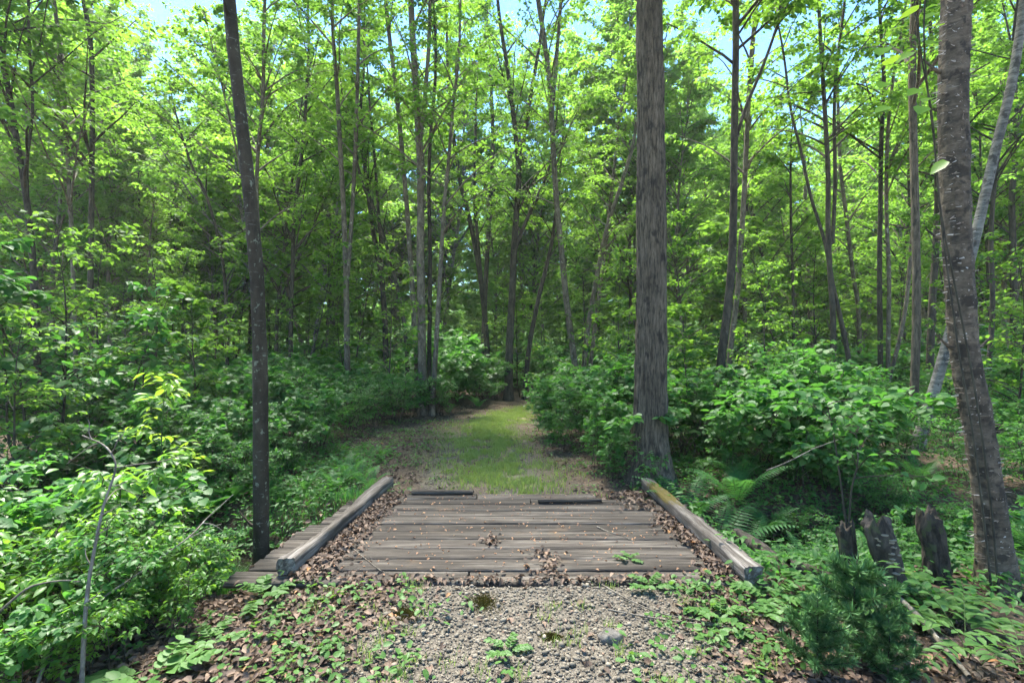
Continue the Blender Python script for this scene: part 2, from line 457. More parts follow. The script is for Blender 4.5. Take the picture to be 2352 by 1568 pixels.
# ------------------------------------------------------------------ bridge
def board(L, w, h, n, seed, amp=.004, gouge=None, tint=.5, moss=None, round_=.012):
    """A sawn board along X, origin at the middle of its underside; worn faces, closed ends."""
    m = 9
    ys = np.concatenate([np.linspace(-.5, .5, m), np.full(3, .5), np.linspace(.5, -.5, m), np.full(3, -.5)]) * w
    hs = np.concatenate([np.zeros(m), np.linspace(0, 1, 5)[1:-1], np.ones(m), np.linspace(1, 0, 5)[1:-1]]) * h
    S = len(ys)
    corner = (np.abs(np.abs(ys) - w / 2) < 1e-6) & ((hs < 1e-6) | (hs > h - 1e-6))
    cy = np.where(corner, ys - np.sign(ys) * round_, ys); chh = np.where(corner, np.where(hs > h / 2, hs - round_ * .6, hs + round_ * .6), hs)
    xs = np.linspace(-L / 2, L / 2, n)
    Xg = np.repeat(xs[:, None], S, 1); Yg = np.repeat(cy[None], n, 0).copy(); Zg = np.repeat(chh[None], n, 0).copy()
    P = np.stack([Xg * 5, Yg * 40, Zg * 40], -1)
    d = (fbm(P, seed) - .5) * 2 * amp
    Yg += d * np.sign(Yg) * (np.abs(Yg) > w * .3); Zg += d * (Zg > h * .5)
    Zg += ((fbm(np.stack([Xg * 1.2, Yg * 2, Yg * 0 + seed], -1), 5) - .5) * amp * 2) * (Zg > h * .5)
    if gouge is not None:
        c, hw, dep, sd = gouge
        k = np.exp(-((Xg - c) / hw) ** 4) * sm(Yg * sd, -.25 * w, .3 * w) * (Zg > h * .45)
        Zg -= k * dep * (.4 + 1.2 * fbm(np.stack([Xg * 9, Yg * 30, Zg * 0], -1), seed + 3))
    # broken, uneven ends
    Xg[0] += (vnoise(np.stack([Yg[0] * 60, Zg[0] * 60, Yg[0] * 0 + seed], -1)) - .3) * amp * 4
    Xg[-1] -= (vnoise(np.stack([Yg[-1] * 60, Zg[-1] * 60, Yg[-1] * 0 + seed], -1), 4) - .3) * amp * 4
    V = np.stack([Xg, Yg, Zg], -1).reshape(-1, 3)
    base = (np.arange(n - 1) * S)[:, None]; k = np.arange(S)[None]; k2 = (k + 1) % S
    F = np.stack([base + k, base + S + k, base + S + k2, base + k2], -1).reshape(-1, 4)
    if moss is not None:
        c, hw = moss
        t = (np.exp(-((Xg - c) / hw) ** 4) * (Zg > h * .7)).reshape(-1)
    else:
        t = np.full(len(V), tint)
    o = MB(); o.add(V, F, t)
    for row in (0, n - 1):
        cen = V[row * S:(row + 1) * S]
        o.add(np.vstack([cen, cen.mean(0)[None]]), np.array([(a, (a + 1) % S, S) if row == 0 else ((a + 1) % S, a, S) for a in range(S)]), .2 if moss is None else 0)
    return o

def rotz(a):
    c, s = math.cos(a), math.sin(a); return np.array([(c, -s, 0), (s, c, 0), (0, 0, 1.0)])

bridge = empty('plank_bridge', (0, 4.5, -.05))
tag(bridge, 'weathered grey plank bridge with two heavy timber curbs over the brook', 'bridge')
deck = MB(); ND = 11
y0, y1 = 3.40, 5.60; pw = (y1 - y0) / ND
rr = np.random.default_rng(3)
for k in range(ND):
    yc = y0 + pw * (k + .5) - 4.5
    xl = -1.98 + rr.uniform(-.05, .05) + (.02 * k); xr = 1.86 + rr.uniform(-.06, .06)
    if k == 0:
        cuts = [(xl - .02, -.32), (-.312, xr)]
    elif k == ND - 1:
        cuts = [(xl + .1, -.40), (-.39, .95)]
    elif k == ND - 2:
        cuts = [(xl, .20), (.208, xr)]
    else:
        cuts = [(xl, xr)]
    for a, b in cuts:
        o = board(b - a, pw - rr.uniform(.006, .014), .05, max(14, int((b - a) * 28)), 40 + k, .0035, None, float(np.clip(rr.normal(.5, .28), 0, 1)), None, .007)
        deck.addm(o, rotz(rr.uniform(-.0025, .0025)), ((a + b) / 2, yc, rr.uniform(-.006, .006)))
deck.build('deck', M['wood'], bridge, False)
for xs in (-1.45, -.5, .5, 1.4):
    o = board(2.5, .14, .16, 20, int(60 + xs * 3), .003)
    q = MB(); q.addm(o, rotz(math.pi / 2), (xs, 0, -.17))
    q.build('stringer', M['wood'], bridge)
def curb(p0, p1, w, h, seed, gouge, moss, name):
    p0 = np.array(p0); p1 = np.array(p1); L = np.linalg.norm(p1 - p0); a = math.atan2(p1[1] - p0[1], p1[0] - p0[0])
    o = board(L, w, h, 150, seed, .009, gouge, .5, moss, .006).build(name, M['timber'], bridge)
    o.location = ((p0[0] + p1[0]) / 2, (p0[1] + p1[1]) / 2 - 4.5, .052); o.rotation_euler = (0, 0, a)
    return o
curb((-1.640, 3.50), (-1.500, 5.86), .135, .125, 11, (-.35, .62, .05, 1), (0, .01), 'curb_timber')
curb((1.685, 3.36), (1.615, 5.82), .135, .122, 17, (.1, .25, .018, -1), (.62, .55), 'curb_timber')

def loose_board(x0, x1, y, z, w, h, a, seed, label):
    o = board(x1 - x0, w, h, 40, seed, .006, None, .35).build('loose_plank', M['wood'], None)
    o.location = ((x0 + x1) / 2, y, z); o.rotation_euler = (0, 0, a)
    return tag(o, label, 'plank')
loose_board(-1.15, -.44, 5.55, .008, .085, .038, .004, 71, 'narrow loose plank lying along the far edge of the bridge deck')
loose_board(.28, .98, 5.26, .008, .06, .028, .03, 72, 'short split plank strip lying on the deck near the mossy timber')

# ------------------------------------------------------------------ trees
def grow(rng, P, r, z0, nb, blen, up0, ntw, nlf, leafL, shape, S=10, twigS=3, bark_mb=None, leaf_mb=None, tw=.75, droop=.35, lw=.62, tjit=.5, azlim=None, crown_bias=.9, min_r=.003):
    """Adds the trunk tube, ascending limbs with side twigs, and leaves in flat sprays along the twigs."""
    n = len(P)
    if S: bark_mb.add(*tubes(P, r, S))
    if nb == 0: return
    t = z0 + (1 - z0) * rng.random(nb) ** crown_bias
    t[:2] = (1.0, .97)
    g = np.linspace(0, 1, n)
    O = np.stack([np.interp(t, g, P[:, k]) for k in range(3)], -1)
    rt = np.interp(t, g, r)
    az = (np.arange(nb) * 2.39996 + rng.normal(0, .5, nb)) if azlim is None else rng.uniform(*azlim, nb)
    q = (t - z0) / max(1e-6, 1 - z0)
    Lb = blen * (1.08 - .72 * q) * rng.uniform(.55, 1.2, nb)
    e0 = up0 + rng.normal(0, .18, nb) + .25 * q
    m = 7; s = np.linspace(0, 1, m)
    el = e0[:, None] - droop * 1.3 * s[None] ** 1.3 + rng.normal(0, .10, (nb, m)).cumsum(1) * .4
    aa = az[:, None] + rng.normal(0, .16, (nb, m)).cumsum(1) * .6
    D = np.stack([np.cos(el) * np.cos(aa), np.cos(el) * np.sin(aa), np.sin(el)], -1)
    Bp = O[:, None] + np.concatenate([np.zeros((nb, 1, 3)), (D[:, :-1] * (Lb / (m - 1))[:, None, None]).cumsum(1)], 1)
    br = np.minimum(rt * .55, .010 + .0075 * Lb)[:, None] * (1 - s[None] * .8) + min_r * .7
    bark_mb.add(*tubes(Bp, br, 5))
    # twigs
    k = ntw; nt = nb * k
    sp = np.clip(rng.uniform(.18, 1.0, (nb, k)), 0, 1); sp[:, 0] = 1.0
    bi = np.repeat(np.arange(nb), k); sf = sp.ravel()
    i0 = np.minimum((sf * (m - 1)).astype(int), m - 2); fr = (sf * (m - 1) - i0)[:, None]
    To = Bp[bi, i0] * (1 - fr) + Bp[bi, i0 + 1] * fr
    Td = D[bi, i0]
    ta = np.arctan2(Td[:, 1], Td[:, 0]) + np.where(rng.random(nt) < .5, 1, -1) * rng.uniform(.35, 1.25, nt)
    te = Td[:, 2] * .35 + rng.normal(.05, .16, nt)
    TL = tw * (Lb[bi] / blen * .5 + .5) * rng.uniform(.5, 1.25, nt) * (1.1 - .4 * sf)
    mt = 4; st = np.linspace(0, 1, mt)
    tel = te[:, None] - .45 * st[None] ** 1.5 * rng.uniform(.3, 1.2, nt)[:, None]
    Tdd = np.stack([np.cos(tel) * np.cos(ta)[:, None], np.cos(tel) * np.sin(ta)[:, None], np.sin(tel)], -1)
    Tp = To[:, None] + np.concatenate([np.zeros((nt, 1, 3)), (Tdd[:, :-1] * (TL / (mt - 1))[:, None, None]).cumsum(1)], 1)
    if twigS:
        bark_mb.add(*tubes(Tp, np.broadcast_to(min_r * (1 - .6 * st)[None], (nt, mt)), twigS))
    # leaves
    nl = nt * nlf
    ti = np.repeat(np.arange(nt), nlf)
    u = np.clip((np.tile(np.arange(nlf), nt) + rng.random(nl)) / nlf * .92 + .08, 0, 1)
    j0 = np.minimum((u * (mt - 1)).astype(int), mt - 2); f2 = (u * (mt - 1) - j0)[:, None]
    lp = Tp[ti, j0] * (1 - f2) + Tp[ti, j0 + 1] * f2
    la = ta[ti] + np.where(np.arange(nl) % 2 == 0, 1, -1) * rng.uniform(.4, 1.5, nl)
    le = rng.normal(-.28, .34, nl)
    ld = np.stack([np.cos(le) * np.cos(la), np.cos(le) * np.sin(la), np.sin(le)], -1)
    up = np.stack([rng.normal(0, tjit, nl), rng.normal(0, tjit, nl), np.ones(nl)], -1)
    lp = lp + ld * leafL * .15 + rng.normal(0, leafL * .25, (nl, 3))
    LL = leafL * rng.uniform(.6, 1.2, nl)
    # tint: young pale leaves at shoots, per-spray shift
    spray = rng.normal(0, .16, nt)[ti]
    tint = np.clip(.42 + spray + rng.normal(0, .16, nl) + .12 * (u > .85), 0, 1)
    leaves(leaf_mb, lp, ld, up, LL, LL * lw * rng.uniform(.85, 1.15, nl), shape, tint)

TREES = []       # (root, u, d) for the labels
def extend(P, H):
    """Carries a centre line on upward to the height H."""
    top = P[-1]
    if top[2] >= H - .2: return P
    dv = unit(P[-1] - P[-2]); dv = unit(dv * np.array([.6, .6, 1]))
    n = max(2, int((H - top[2]) / 1.2))
    step = (H - top[2]) / n / max(dv[2], .5)
    rr = np.random.default_rng(int(abs(top[0] * 100)) + 5)
    out = [P]
    p = top
    for _ in range(n):
        dv = unit(dv + np.array([rr.normal(0, .05), rr.normal(0, .05), .05])); p = p + dv * step; out.append(p[None])
    return np.vstack(out)

def hand_tree(label, matk, d, pts, w0, w1, H, z0, nb, blen=2.4, forks=(), ntw=9, nlf=18, leafL=.12, shape='small', up0=.75, hero=False, leafm='leaf_tree', dd=0.0, S=10, name='tree', group=None, basez=None):
    rng = np.random.default_rng(abs(hash_str(label)) % 2 ** 31)
    n = len(pts)
    if 930 < pts[0][0] < 1360 and d > 12: nlf = 17
    W = np.array([px(u, v, d + dd * k / max(1, n - 1)) for k, (u, v) in enumerate(pts)])
    bx, by = W[0, 0], W[0, 1]; bz = tz1(bx, by) - .05
    if W[0, 2] > bz + .02:
        # carry the foot down to the ground along the lean
        dv = unit(W[0] - W[1]); k = (W[0, 2] - bz) / max(-dv[2], .3)
        foot = W[0] + dv * np.array([.5, .5, 1]) * k; foot[2] = tz1(foot[0], foot[1]) - .05
        W = np.vstack([foot[None], W])
    else:
        W[0, 2] = bz
    root_loc = W[0].copy(); root_loc[2] += .05
    px_top = W[-1, 2]
    Wx = extend(W, H)
    ns = 60
    P = spline(Wx - root_loc, ns)
    h = P[:, 2]; hv = px_top - root_loc[2]
    r = np.interp(h, [0, hv, max(hv + .1, H)], [w0 / FPX * d / 2, w1 / FPX * (d + dd) / 2, .012 if H > hv + .3 else w1 / FPX * d / 2 * .9])
    r = r * math.cos(math.atan((pts[0][0] - U0) / FPX))
    r = r * (1 + .55 * np.exp(-np.clip(h, 0, None) / (w0 / FPX * d * .9 + .05)))        # root flare
    root = empty(name, root_loc)
    bmb, lmb = MB(), MB()
    grow(rng, P, r, z0, nb, blen, up0, ntw, nlf, leafL, shape, 0 if hero else S, 3, bmb, lmb)
    for fp, fw0, fw1, fH, fz, fnb in forks:
        Wf = np.array([px(u, v, d + dd) for u, v in fp])
        Wf = extend(Wf, fH); Pf = spline(Wf - root_loc, 40)
        rf = math.cos(math.atan((pts[0][0] - U0) / FPX)) * np.interp(np.linspace(0, 1, 40), [0, .6, 1], [fw0 / FPX * d / 2, fw1 / FPX * d / 2, .01])
        grow(rng, Pf, rf, fz, fnb, blen * .8, up0, ntw, nlf, leafL, shape, 8, 3, bmb, lmb)
    if hero:
        hero(P, r, bmb)
        for _ in range(9):
            k = int(rng.integers(3, 34)); a_ = rng.uniform(0, 6.28); o_ = P[k] + np.array([math.cos(a_), math.sin(a_), 0]) * r[k] * .8
            q_ = spline([o_, o_ + np.array([math.cos(a_), math.sin(a_), .35]) * .05, o_ + np.array([math.cos(a_), math.sin(a_), .8]) * rng.uniform(.07, .16)], 6)
            bmb.add(*tubes(q_, np.array([.022, .015, .011, .008, .007, .004]), 6))
    bmb.build('trunk', M[matk], root, True)
    if lmb.n: lmb.build('crown', M[leafm], root)
    tag(root, label, 'tree', group)
    TREES.append((root, pts[0][0], d))
    return root

def hash_str(s):
    h = 5381
    for ch in s: h = (h * 33 + ord(ch)) & 0x7FFFFFFF
    return h

def fine_tube(P, r, S, n, fn):
    g = np.linspace(0, 1, len(P)); q = np.linspace(0, 1, n)
    PP = np.stack([np.interp(q, g, P[:, k]) for k in range(3)], -1); rr_ = np.interp(q, g, r)
    V, F = tubes(PP, rr_, S)
    V = V.reshape(n, S, 3); cen = PP[:, None]
    out = V - cen; ln = np.linalg.norm(out, axis=-1, keepdims=True)
    th = np.broadcast_to(np.arange(S)[None] / S * 2 * np.pi, (n, S))
    dsp = fn(th, np.broadcast_to(PP[:, None, 2], (n, S)), rr_[:, None])
    return (cen + out / ln * (ln + dsp[..., None])).reshape(-1, 3), F

def hero_furrow(P, r, mb_):
    def fn(th, z, r_):
        c = np.stack([np.cos(th) * 8.5, np.sin(th) * 8.5, z * 2.6], -1)
        c2 = c + (fbm(c * .6, 4)[..., None] - .5) * 1.6
        a = np.abs(vnoise(c2, 1) - .5) * 2; b = np.abs(vnoise(c2 * np.array([2.1, 2.1, 1.7]), 2) - .5) * 2
        return (np.minimum(a, b * .8 + .2) - .35) * .035 + (fbm(np.stack([np.cos(th) * 1.5, np.sin(th) * 1.5, z * .6], -1), 8) - .5) * .06 + np.exp(-np.clip(z, 0, None) / .28) * .09 * (.5 + .5 * np.cos(5 * th + 1.2 * np.sin(2 * th)))
    mb_.add(*fine_tube(P, r, 96, 620, fn))
def hero_birch(P, r, mb_):
    def fn(th, z, r_):
        c = np.stack([np.cos(th) * 3, np.sin(th) * 3, z * 16], -1)
        a = fbm(c, 3); b = fbm(np.stack([np.cos(th) * 1.6, np.sin(th) * 1.6, z * 1.5], -1), 5)
        return np.where(a > .55, (a - .55) * .025, 0) + (b - .5) * .03 + (fbm(np.stack([np.cos(th) * 9, np.sin(th) * 9, z * 40], -1), 31) - .5) * .012
    mb_.add(*fine_tube(P, r, 64, 620, fn))
def hero_smooth(P, r, mb_):
    def fn(th, z, r_):
        b = fbm(np.stack([np.cos(th) * 1.2, np.sin(th) * 1.2, z * 1.6], -1), 15)
        a = fbm(np.stack([np.cos(th) * 3, np.sin(th) * 3, z * 22], -1), 16)
        return (b - .5) * .016 + (a - .5) * .004
    mb_.add(*fine_tube(P, r, 40, 420, fn))

# --- trees one can tell apart, traced where they stand
hand_tree('slim dark smooth trunk leaning beside the rotten timber of the bridge', 'bark_smooth', 4.15,
          [(600, 1285), (599, 1000), (597, 800), (591, 650), (579, 500), (563, 350), (546, 200), (535, 100), (527, 0)], 39, 29, 14.5, .48, 64, 4.6,
          ntw=10, nlf=24, leafL=.13, hero=hero_smooth)
hand_tree('thick straight grey trunk with furrowed bark rising past the mossy timber', 'bark_furrow', 6.35,
          [(1492, 1098), (1492, 1000), (1494, 800), (1496, 500), (1494, 250), (1492, 0)], 76, 58, 17, .48, 70, 5.2, ntw=10, nlf=24, leafL=.13, hero=hero_furrow)
birch = hand_tree('shaggy brown birch with peeling curled bark and a vine climbing it', 'bark_birch', 3.62,
          [(2292, 1345), (2278, 1200), (2250, 1000), (2214, 800), (2202, 600), (2188, 300), (2192, 100), (2197, 0)], 78, 74, 12, .55, 40, 3.6, ntw=9, nlf=22, leafL=.12, hero=hero_birch)
hand_tree('pale spotted birch stem slanting outward behind the shaggy birch', 'bark_pale', 8.2,
          [(2105, 1030), (2150, 880), (2200, 700), (2240, 545), (2285, 350), (2322, 200), (2345, 60), (2352, 0)], 30, 22, 12, .6, 18, 2.4, leafL=.09)
hand_tree('tall grey blotched maple trunk standing where the track bends', 'bark_maple', 13.2,
          [(972, 945), (969, 800), (966, 600), (966, 400), (958, 250), (950, 120), (944, 0)], 21, 14, 19, .30, 44, 3.0,
          forks=[([(965, 330), (978, 200), (985, 100), (988, 0)], 10, 8, 18, .2, 14)])
hand_tree('thin dark maple stem close against the tall grey blotched maple', 'bark_dark', 13.4, [(986, 945), (986, 800), (988, 600), (985, 420), (990, 300), (1000, 180)], 11, 7, 15, .35, 26, 2.2)
hand_tree('slim grey maple stem tilting outward from the grey maple clump at the bend', 'bark_maple', 13.0, [(992, 950), (1000, 820), (1010, 650), (1020, 480), (1032, 350), (1040, 250)], 13, 7, 14, .35, 26, 2.2)
hand_tree('long grey stem bowing away behind the tall grey blotched maple', 'bark_maple', 14.6, [(962, 930), (955, 800), (943, 600), (930, 420), (912, 230), (895, 90), (886, 0)], 13, 9, 19, .35, 34, 2.6)
hand_tree('double stemmed maple, grey and lichen flecked, forking low behind the shrubs', 'bark_maple', 13.5,
          [(799, 930), (797, 800), (795, 650), (790, 500), (782, 350), (774, 200), (764, 60)], 16, 9, 17, .35, 34, 2.8,
          forks=[([(798, 640), (808, 500), (816, 350), (821, 200), (824, 60)], 11, 8, 16, .2, 20)])
hand_tree('dark maple splitting into a narrow fork behind the double stemmed maple', 'bark_dark', 17,
          [(888, 900), (884, 740), (876, 640), (862, 560), (850, 480), (838, 380), (828, 260)], 15, 8, 16, .35, 28, 2.4,
          forks=[([(884, 720), (876, 580), (868, 470), (862, 380), (850, 250)], 9, 6, 14, .2, 14)])
hand_tree('slender stem slanting steeply toward the double stemmed maple', 'bark_dark', 16, [(938, 900), (930, 760), (908, 640), (882, 545), (855, 470), (832, 420)], 11, 7, 11, .35, 22, 2.0)
hand_tree('dark trunk with a high fork standing beyond the end of the track', 'bark_dark', 17.5,
          [(1168, 900), (1170, 800), (1176, 680), (1182, 550), (1190, 440), (1191, 380), (1180, 270), (1166, 160), (1150, 60)], 19, 8, 19, .30, 40, 3.0,
          forks=[([(1191, 390), (1207, 290), (1222, 200), (1238, 110)], 10, 7, 18, .1, 16), ([(1180, 580), (1212, 500), (1240, 440), (1262, 380)], 10, 5, 12, .1, 14)])
hand_tree('thin bare stem leaning across beside the dark high forked trunk', 'bark_dark', 18, [(1206, 900), (1215, 800), (1236, 690), (1258, 600), (1270, 540)], 12, 8, 11, .4, 20, 2.0)
hand_tree('mottled brown trunk leaning toward the track from behind the lobed leaf shrubs', 'bark_maple', 15.5,
          [(1332, 905), (1318, 820), (1302, 700), (1291, 590), (1279, 470), (1270, 330), (1263, 200), (1250, 90), (1236, 0)], 15, 11, 20, .32, 40, 2.8,
          forks=[([(1268, 260), (1276, 160), (1284, 60)], 9, 7, 19, .1, 14)])
hand_tree('grey stem leaning over toward the thick furrowed trunk', 'bark_maple', 18, [(1338, 880), (1350, 760), (1370, 640), (1395, 520), (1425, 430), (1452, 340)], 12, 8, 13, .3, 26, 2.4)
hand_tree('second, thinner grey stem fanning out below the thick furrowed trunk', 'bark_maple', 19, [(1352, 880), (1368, 740), (1384, 620), (1398, 500), (1412, 380), (1420, 300)], 10, 7, 14, .3, 26, 2.4)
hand_tree('forked dark trunk deep in the stand between the grey maple and path end', 'bark_dark', 21,
          [(1122, 880), (1116, 760), (1104, 640), (1082, 520), (1060, 430), (1046, 350), (1035, 250)], 14, 8, 19, .3, 34, 2.8,
          forks=[([(1110, 690), (1098, 560), (1090, 440), (1092, 320)], 9, 6, 16, .2, 14)])
hand_tree('straight dark stem behind the forked dark trunk, deep in the stand', 'bark_dark', 23, [(1108, 870), (1112, 740), (1118, 600), (1126, 470), (1132, 350), (1130, 240)], 12, 8, 20, .3, 34, 2.8)
hand_tree('dark slim trunk curving upward past the big fern and thick furrowed trunk', 'bark_dark', 8.6,
          [(1640, 1015), (1646, 920), (1657, 820), (1672, 700), (1682, 580), (1685, 450), (1687, 280), (1690, 120), (1690, 0)], 22, 15, 13, .42, 28, 2.6,
          forks=[([(1688, 330), (1712, 250), (1745, 170), (1778, 80)], 9, 6, 10, .1, 12)], leafL=.115, shape='oval')
hand_tree('grey trunk leaning behind the dark curving trunk', 'bark_maple', 12.5, [(1672, 900), (1678, 800), (1693, 680), (1702, 560), (1710, 430), (1716, 300), (1722, 180)], 14, 11, 16, .35, 30, 2.6)
hand_tree('narrow straight stem standing clear just behind the leaning grey trunk', 'bark_dark', 17, [(1712, 850), (1711, 700), (1712, 560), (1716, 420), (1720, 330)], 11, 8, 14, .35, 24, 2.2)
hand_tree('dark two legged trunk joining above the tall shrubs and splitting again', 'bark_dark', 12.0,
          [(1911, 930), (1914, 800), (1912, 700), (1907, 640), (1902, 520), (1902, 400), (1896, 280), (1888, 150)], 16, 10, 15, .4, 30, 2.6,
          forks=[([(1962, 900), (1945, 800), (1928, 720), (1914, 650)], 13, 12, 4.0, 1, 0), ([(1908, 620), (1890, 540), (1862, 450), (1838, 340), (1816, 250)], 9, 6, 12, .2, 12), ([(1912, 560), (1918, 420), (1916, 260)], 10, 7, 14, .2, 12)])
hand_tree('straight grey trunk, taller of the close pair beyond the two legged trunk', 'bark_dark', 12.2, [(2022, 985), (2022, 800), (2020, 640), (2022, 480), (2024, 330), (2030, 180)], 14, 10, 15, .4, 26, 2.4)
hand_tree('thinner brown trunk of the close pair beyond the two legged trunk', 'bark_maple', 12.0, [(2042, 985), (2040, 800), (2042, 640), (2036, 480), (2038, 330)], 12, 9, 13, .4, 24, 2.2,
          forks=[([(2034, 900), (2066, 780), (2082, 690), (2090, 600)], 11, 9, 8, .6, 6)])
hand_tree('straight scaly grey trunk between the close pair and the shaggy birch', 'bark_furrow', 8.6,
          [(2098, 1030), (2100, 900), (2104, 780), (2105, 640), (2102, 480), (2098, 320), (2095, 160), (2100, 0)], 23, 18, 13, .45, 26, 2.4, leafL=.115, shape='oval')
hand_tree('dark trunk half hidden behind the straight scaly trunk and slanting birch', 'bark_dark', 12.5, [(2134, 960), (2136, 840), (2141, 700), (2150, 560), (2154, 440), (2150, 300)], 21, 15, 15, .4, 24, 2.4)
hand_tree('curving dark stem standing past the shaggy birch at the frame side', 'bark_dark', 11, [(2268, 960), (2272, 840), (2280, 700), (2276, 560), (2284, 420), (2300, 300)], 15, 11, 13, .35, 24, 2.4)
hand_tree('short thick dark trunk farthest out past the shaggy birch', 'bark_dark', 16, [(2334, 900), (2330, 760), (2328, 600), (2324, 450)], 24, 16, 14, .3, 26, 2.6)
hand_tree('spotted grey trunk over the low yellow green thicket past the furrowed trunk', 'bark_maple', 19, [(1868, 860), (1862, 740), (1856, 600), (1850, 480)], 14, 10, 12.5, .35, 24, 2.4)
hand_tree('kinked pale stem between the spotted trunk and the two legged trunk', 'bark_maple', 16, [(1975, 880), (1972, 720), (1958, 620), (1944, 500), (1930, 380), (1925, 250)], 12, 8, 14, .35, 24, 2.4)
hand_tree('thin dark pole among the yellow green brush past the leaning grey trunk', 'bark_dark', 14, [(1822, 880), (1822, 700), (1818, 560), (1816, 440)], 8, 6, 9, .35, 18, 1.8)
hand_tree('bent thin stem with side shoots among the bright brush', 'bark_dark', 15, [(1776, 860), (1772, 700), (1760, 620), (1738, 540), (1725, 460)], 8, 6, 9, .35, 18, 1.8)
hand_tree('dark leaning trunk at the left edge above the broad leaved saplings', 'bark_dark', 9.0,
          [(88, 900), (78, 640), (66, 500), (52, 400), (38, 320), (22, 220), (4, 130), (-12, 30)], 20, 14, 13, .32, 34, 2.6, leafL=.115, shape='oval',
          forks=[([(66, 500), (62, 380), (75, 250), (68, 120)], 9, 7, 11, .3, 12)])
hand_tree('slim lightly spotted trunk between the left edge trunk and tall dark pole', 'bark_maple', 10.0, [(176, 920), (170, 700), (165, 540), (156, 380), (147, 220), (136, 100), (124, 0)], 12, 10, 14, .32, 34, 2.6, leafL=.115)
hand_tree('tall straight dark pole trunk topping the left thicket', 'bark_dark', 10.5, [(206, 930), (207, 720), (209, 560), (211, 400), (212, 240), (208, 100), (192, 0)], 16, 12, 15, .32, 36, 2.6, leafL=.115)
hand_tree('slender stem rising straight behind the slim dark leaning trunk', 'bark_maple', 12, [(606, 900), (604, 700), (590, 460), (594, 330), (604, 220), (606, 60)], 11, 8, 15, .30, 34, 2.6,
          forks=[([(590, 500), (560, 420), (540, 330), (520, 240)], 7, 5, 10, .1, 10)])
hand_tree('pair forming dark stem with low limbs left of the slim leaning trunk', 'bark_dark', 14, [(522, 880), (520, 760), (516, 640), (500, 540), (470, 440), (440, 380)], 10, 7, 9.5, .25, 26, 2.6)
hand_tree('thin dark trunk between slim leaning trunk and the double maple', 'bark_dark', 15, [(668, 890), (668, 740), (672, 620), (676, 500), (690, 380), (700, 280)], 12, 8, 15, .25, 34, 2.6)
hand_tree('pale slim trunk far behind the left thicket', 'bark_maple', 20, [(268, 900), (268, 700), (270, 500), (276, 380)], 14, 10, 12.5, .3, 30, 2.8, leafm='leaf_far')
hand_tree('arching dark limbed stem far behind the left thicket', 'bark_dark', 21, [(395, 900), (392, 740), (398, 600), (420, 500), (440, 430)], 12, 8, 11, .2, 30, 2.8, leafm='leaf_far')

TREE_POS = [(o.location.x, o.location.y) for o, _, _ in TREES]

# --- the woods behind: kinds of young tree, copied
def proto_tree(seed, H, r0, z0, nb, blen, matk, leafm, ntw=10, nlf=18, leafL=.155, name='tree'):
    rng = np.random.default_rng(seed)
    pts = [np.array([0, 0, -.1])]; dv = unit(np.array([rng.normal(0, .07), rng.normal(0, .07), 1.0]))
    for _ in range(8):
        dv = unit(dv + np.array([rng.normal(0, .05), rng.normal(0, .05), .12])); pts.append(pts[-1] + dv * H / 8)
    P = spline(pts, 40); r = np.interp(np.linspace(0, 1, 40), [0, .05, .6, 1], [r0 * 1.35, r0, r0 * .6, .012])
    root = empty(name, (0, 0, 0)); b, l = MB(), MB()
    grow(rng, P, r, z0, nb, blen, .7, ntw, nlf, leafL, 'small', 8, 3, b, l, min_r=.006)
    if rng.random() < .6:
        k = int(rng.uniform(8, 16)); o = P[k]
        dv = unit(np.array([rng.normal(0, .3), rng.normal(0, .3), 1])); q = [o]
        for _ in range(5):
            dv = unit(dv + np.array([rng.normal(0, .04), rng.normal(0, .04), .1])); q.append(q[-1] + dv * H * .11)
        grow(rng, spline(q, 24), np.interp(np.linspace(0, 1, 24), [0, 1], [r[k] * .7, .012]), .25, nb // 3, blen * .7, .7, ntw, nlf, leafL, 'small', 7, 3, b, l, min_r=.006)
    b.build('trunk', M[matk], root, True); l.build('crown', M[leafm], root)
    return root
KINDS = [
    (proto_tree(101, 16, .10, .24, 58, 3.9, 'bark_maple', 'leaf_far'), 16, 'slender grey trunk tree'),
    (proto_tree(102, 15, .085, .22, 54, 3.6, 'bark_dark', 'leaf_far'), 15, 'slender dark trunk tree'),
    (proto_tree(103, 17, .12, .28, 58, 4.2, 'bark_maple', 'leaf_tree'), 17, 'straight grey maple'),
    (proto_tree(104, 14, .075, .2, 50, 3.5, 'bark_dark', 'leaf_tree'), 14, 'thin dark stemmed maple'),
    (proto_tree(105, 13, .07, .2, 48, 3.3, 'bark_pale', 'leaf_far'), 13, 'thin pale barked birch'),
]
PENDING = {}     # kind phrase -> [(root, u, d, h)]
used = set()
def place(kind, loc, sc, rz, plural, u, d, cat, zscale=1.0):
    o = kind if kind.name not in used else copy_tree(kind)
    used.add(kind.name); used.add(o.name)
    o.location = loc; o.rotation_euler = (0, 0, rz); o.scale = (sc, sc, sc * zscale)
    PENDING.setdefault((plural, cat), []).append((o, u, d))
    return o

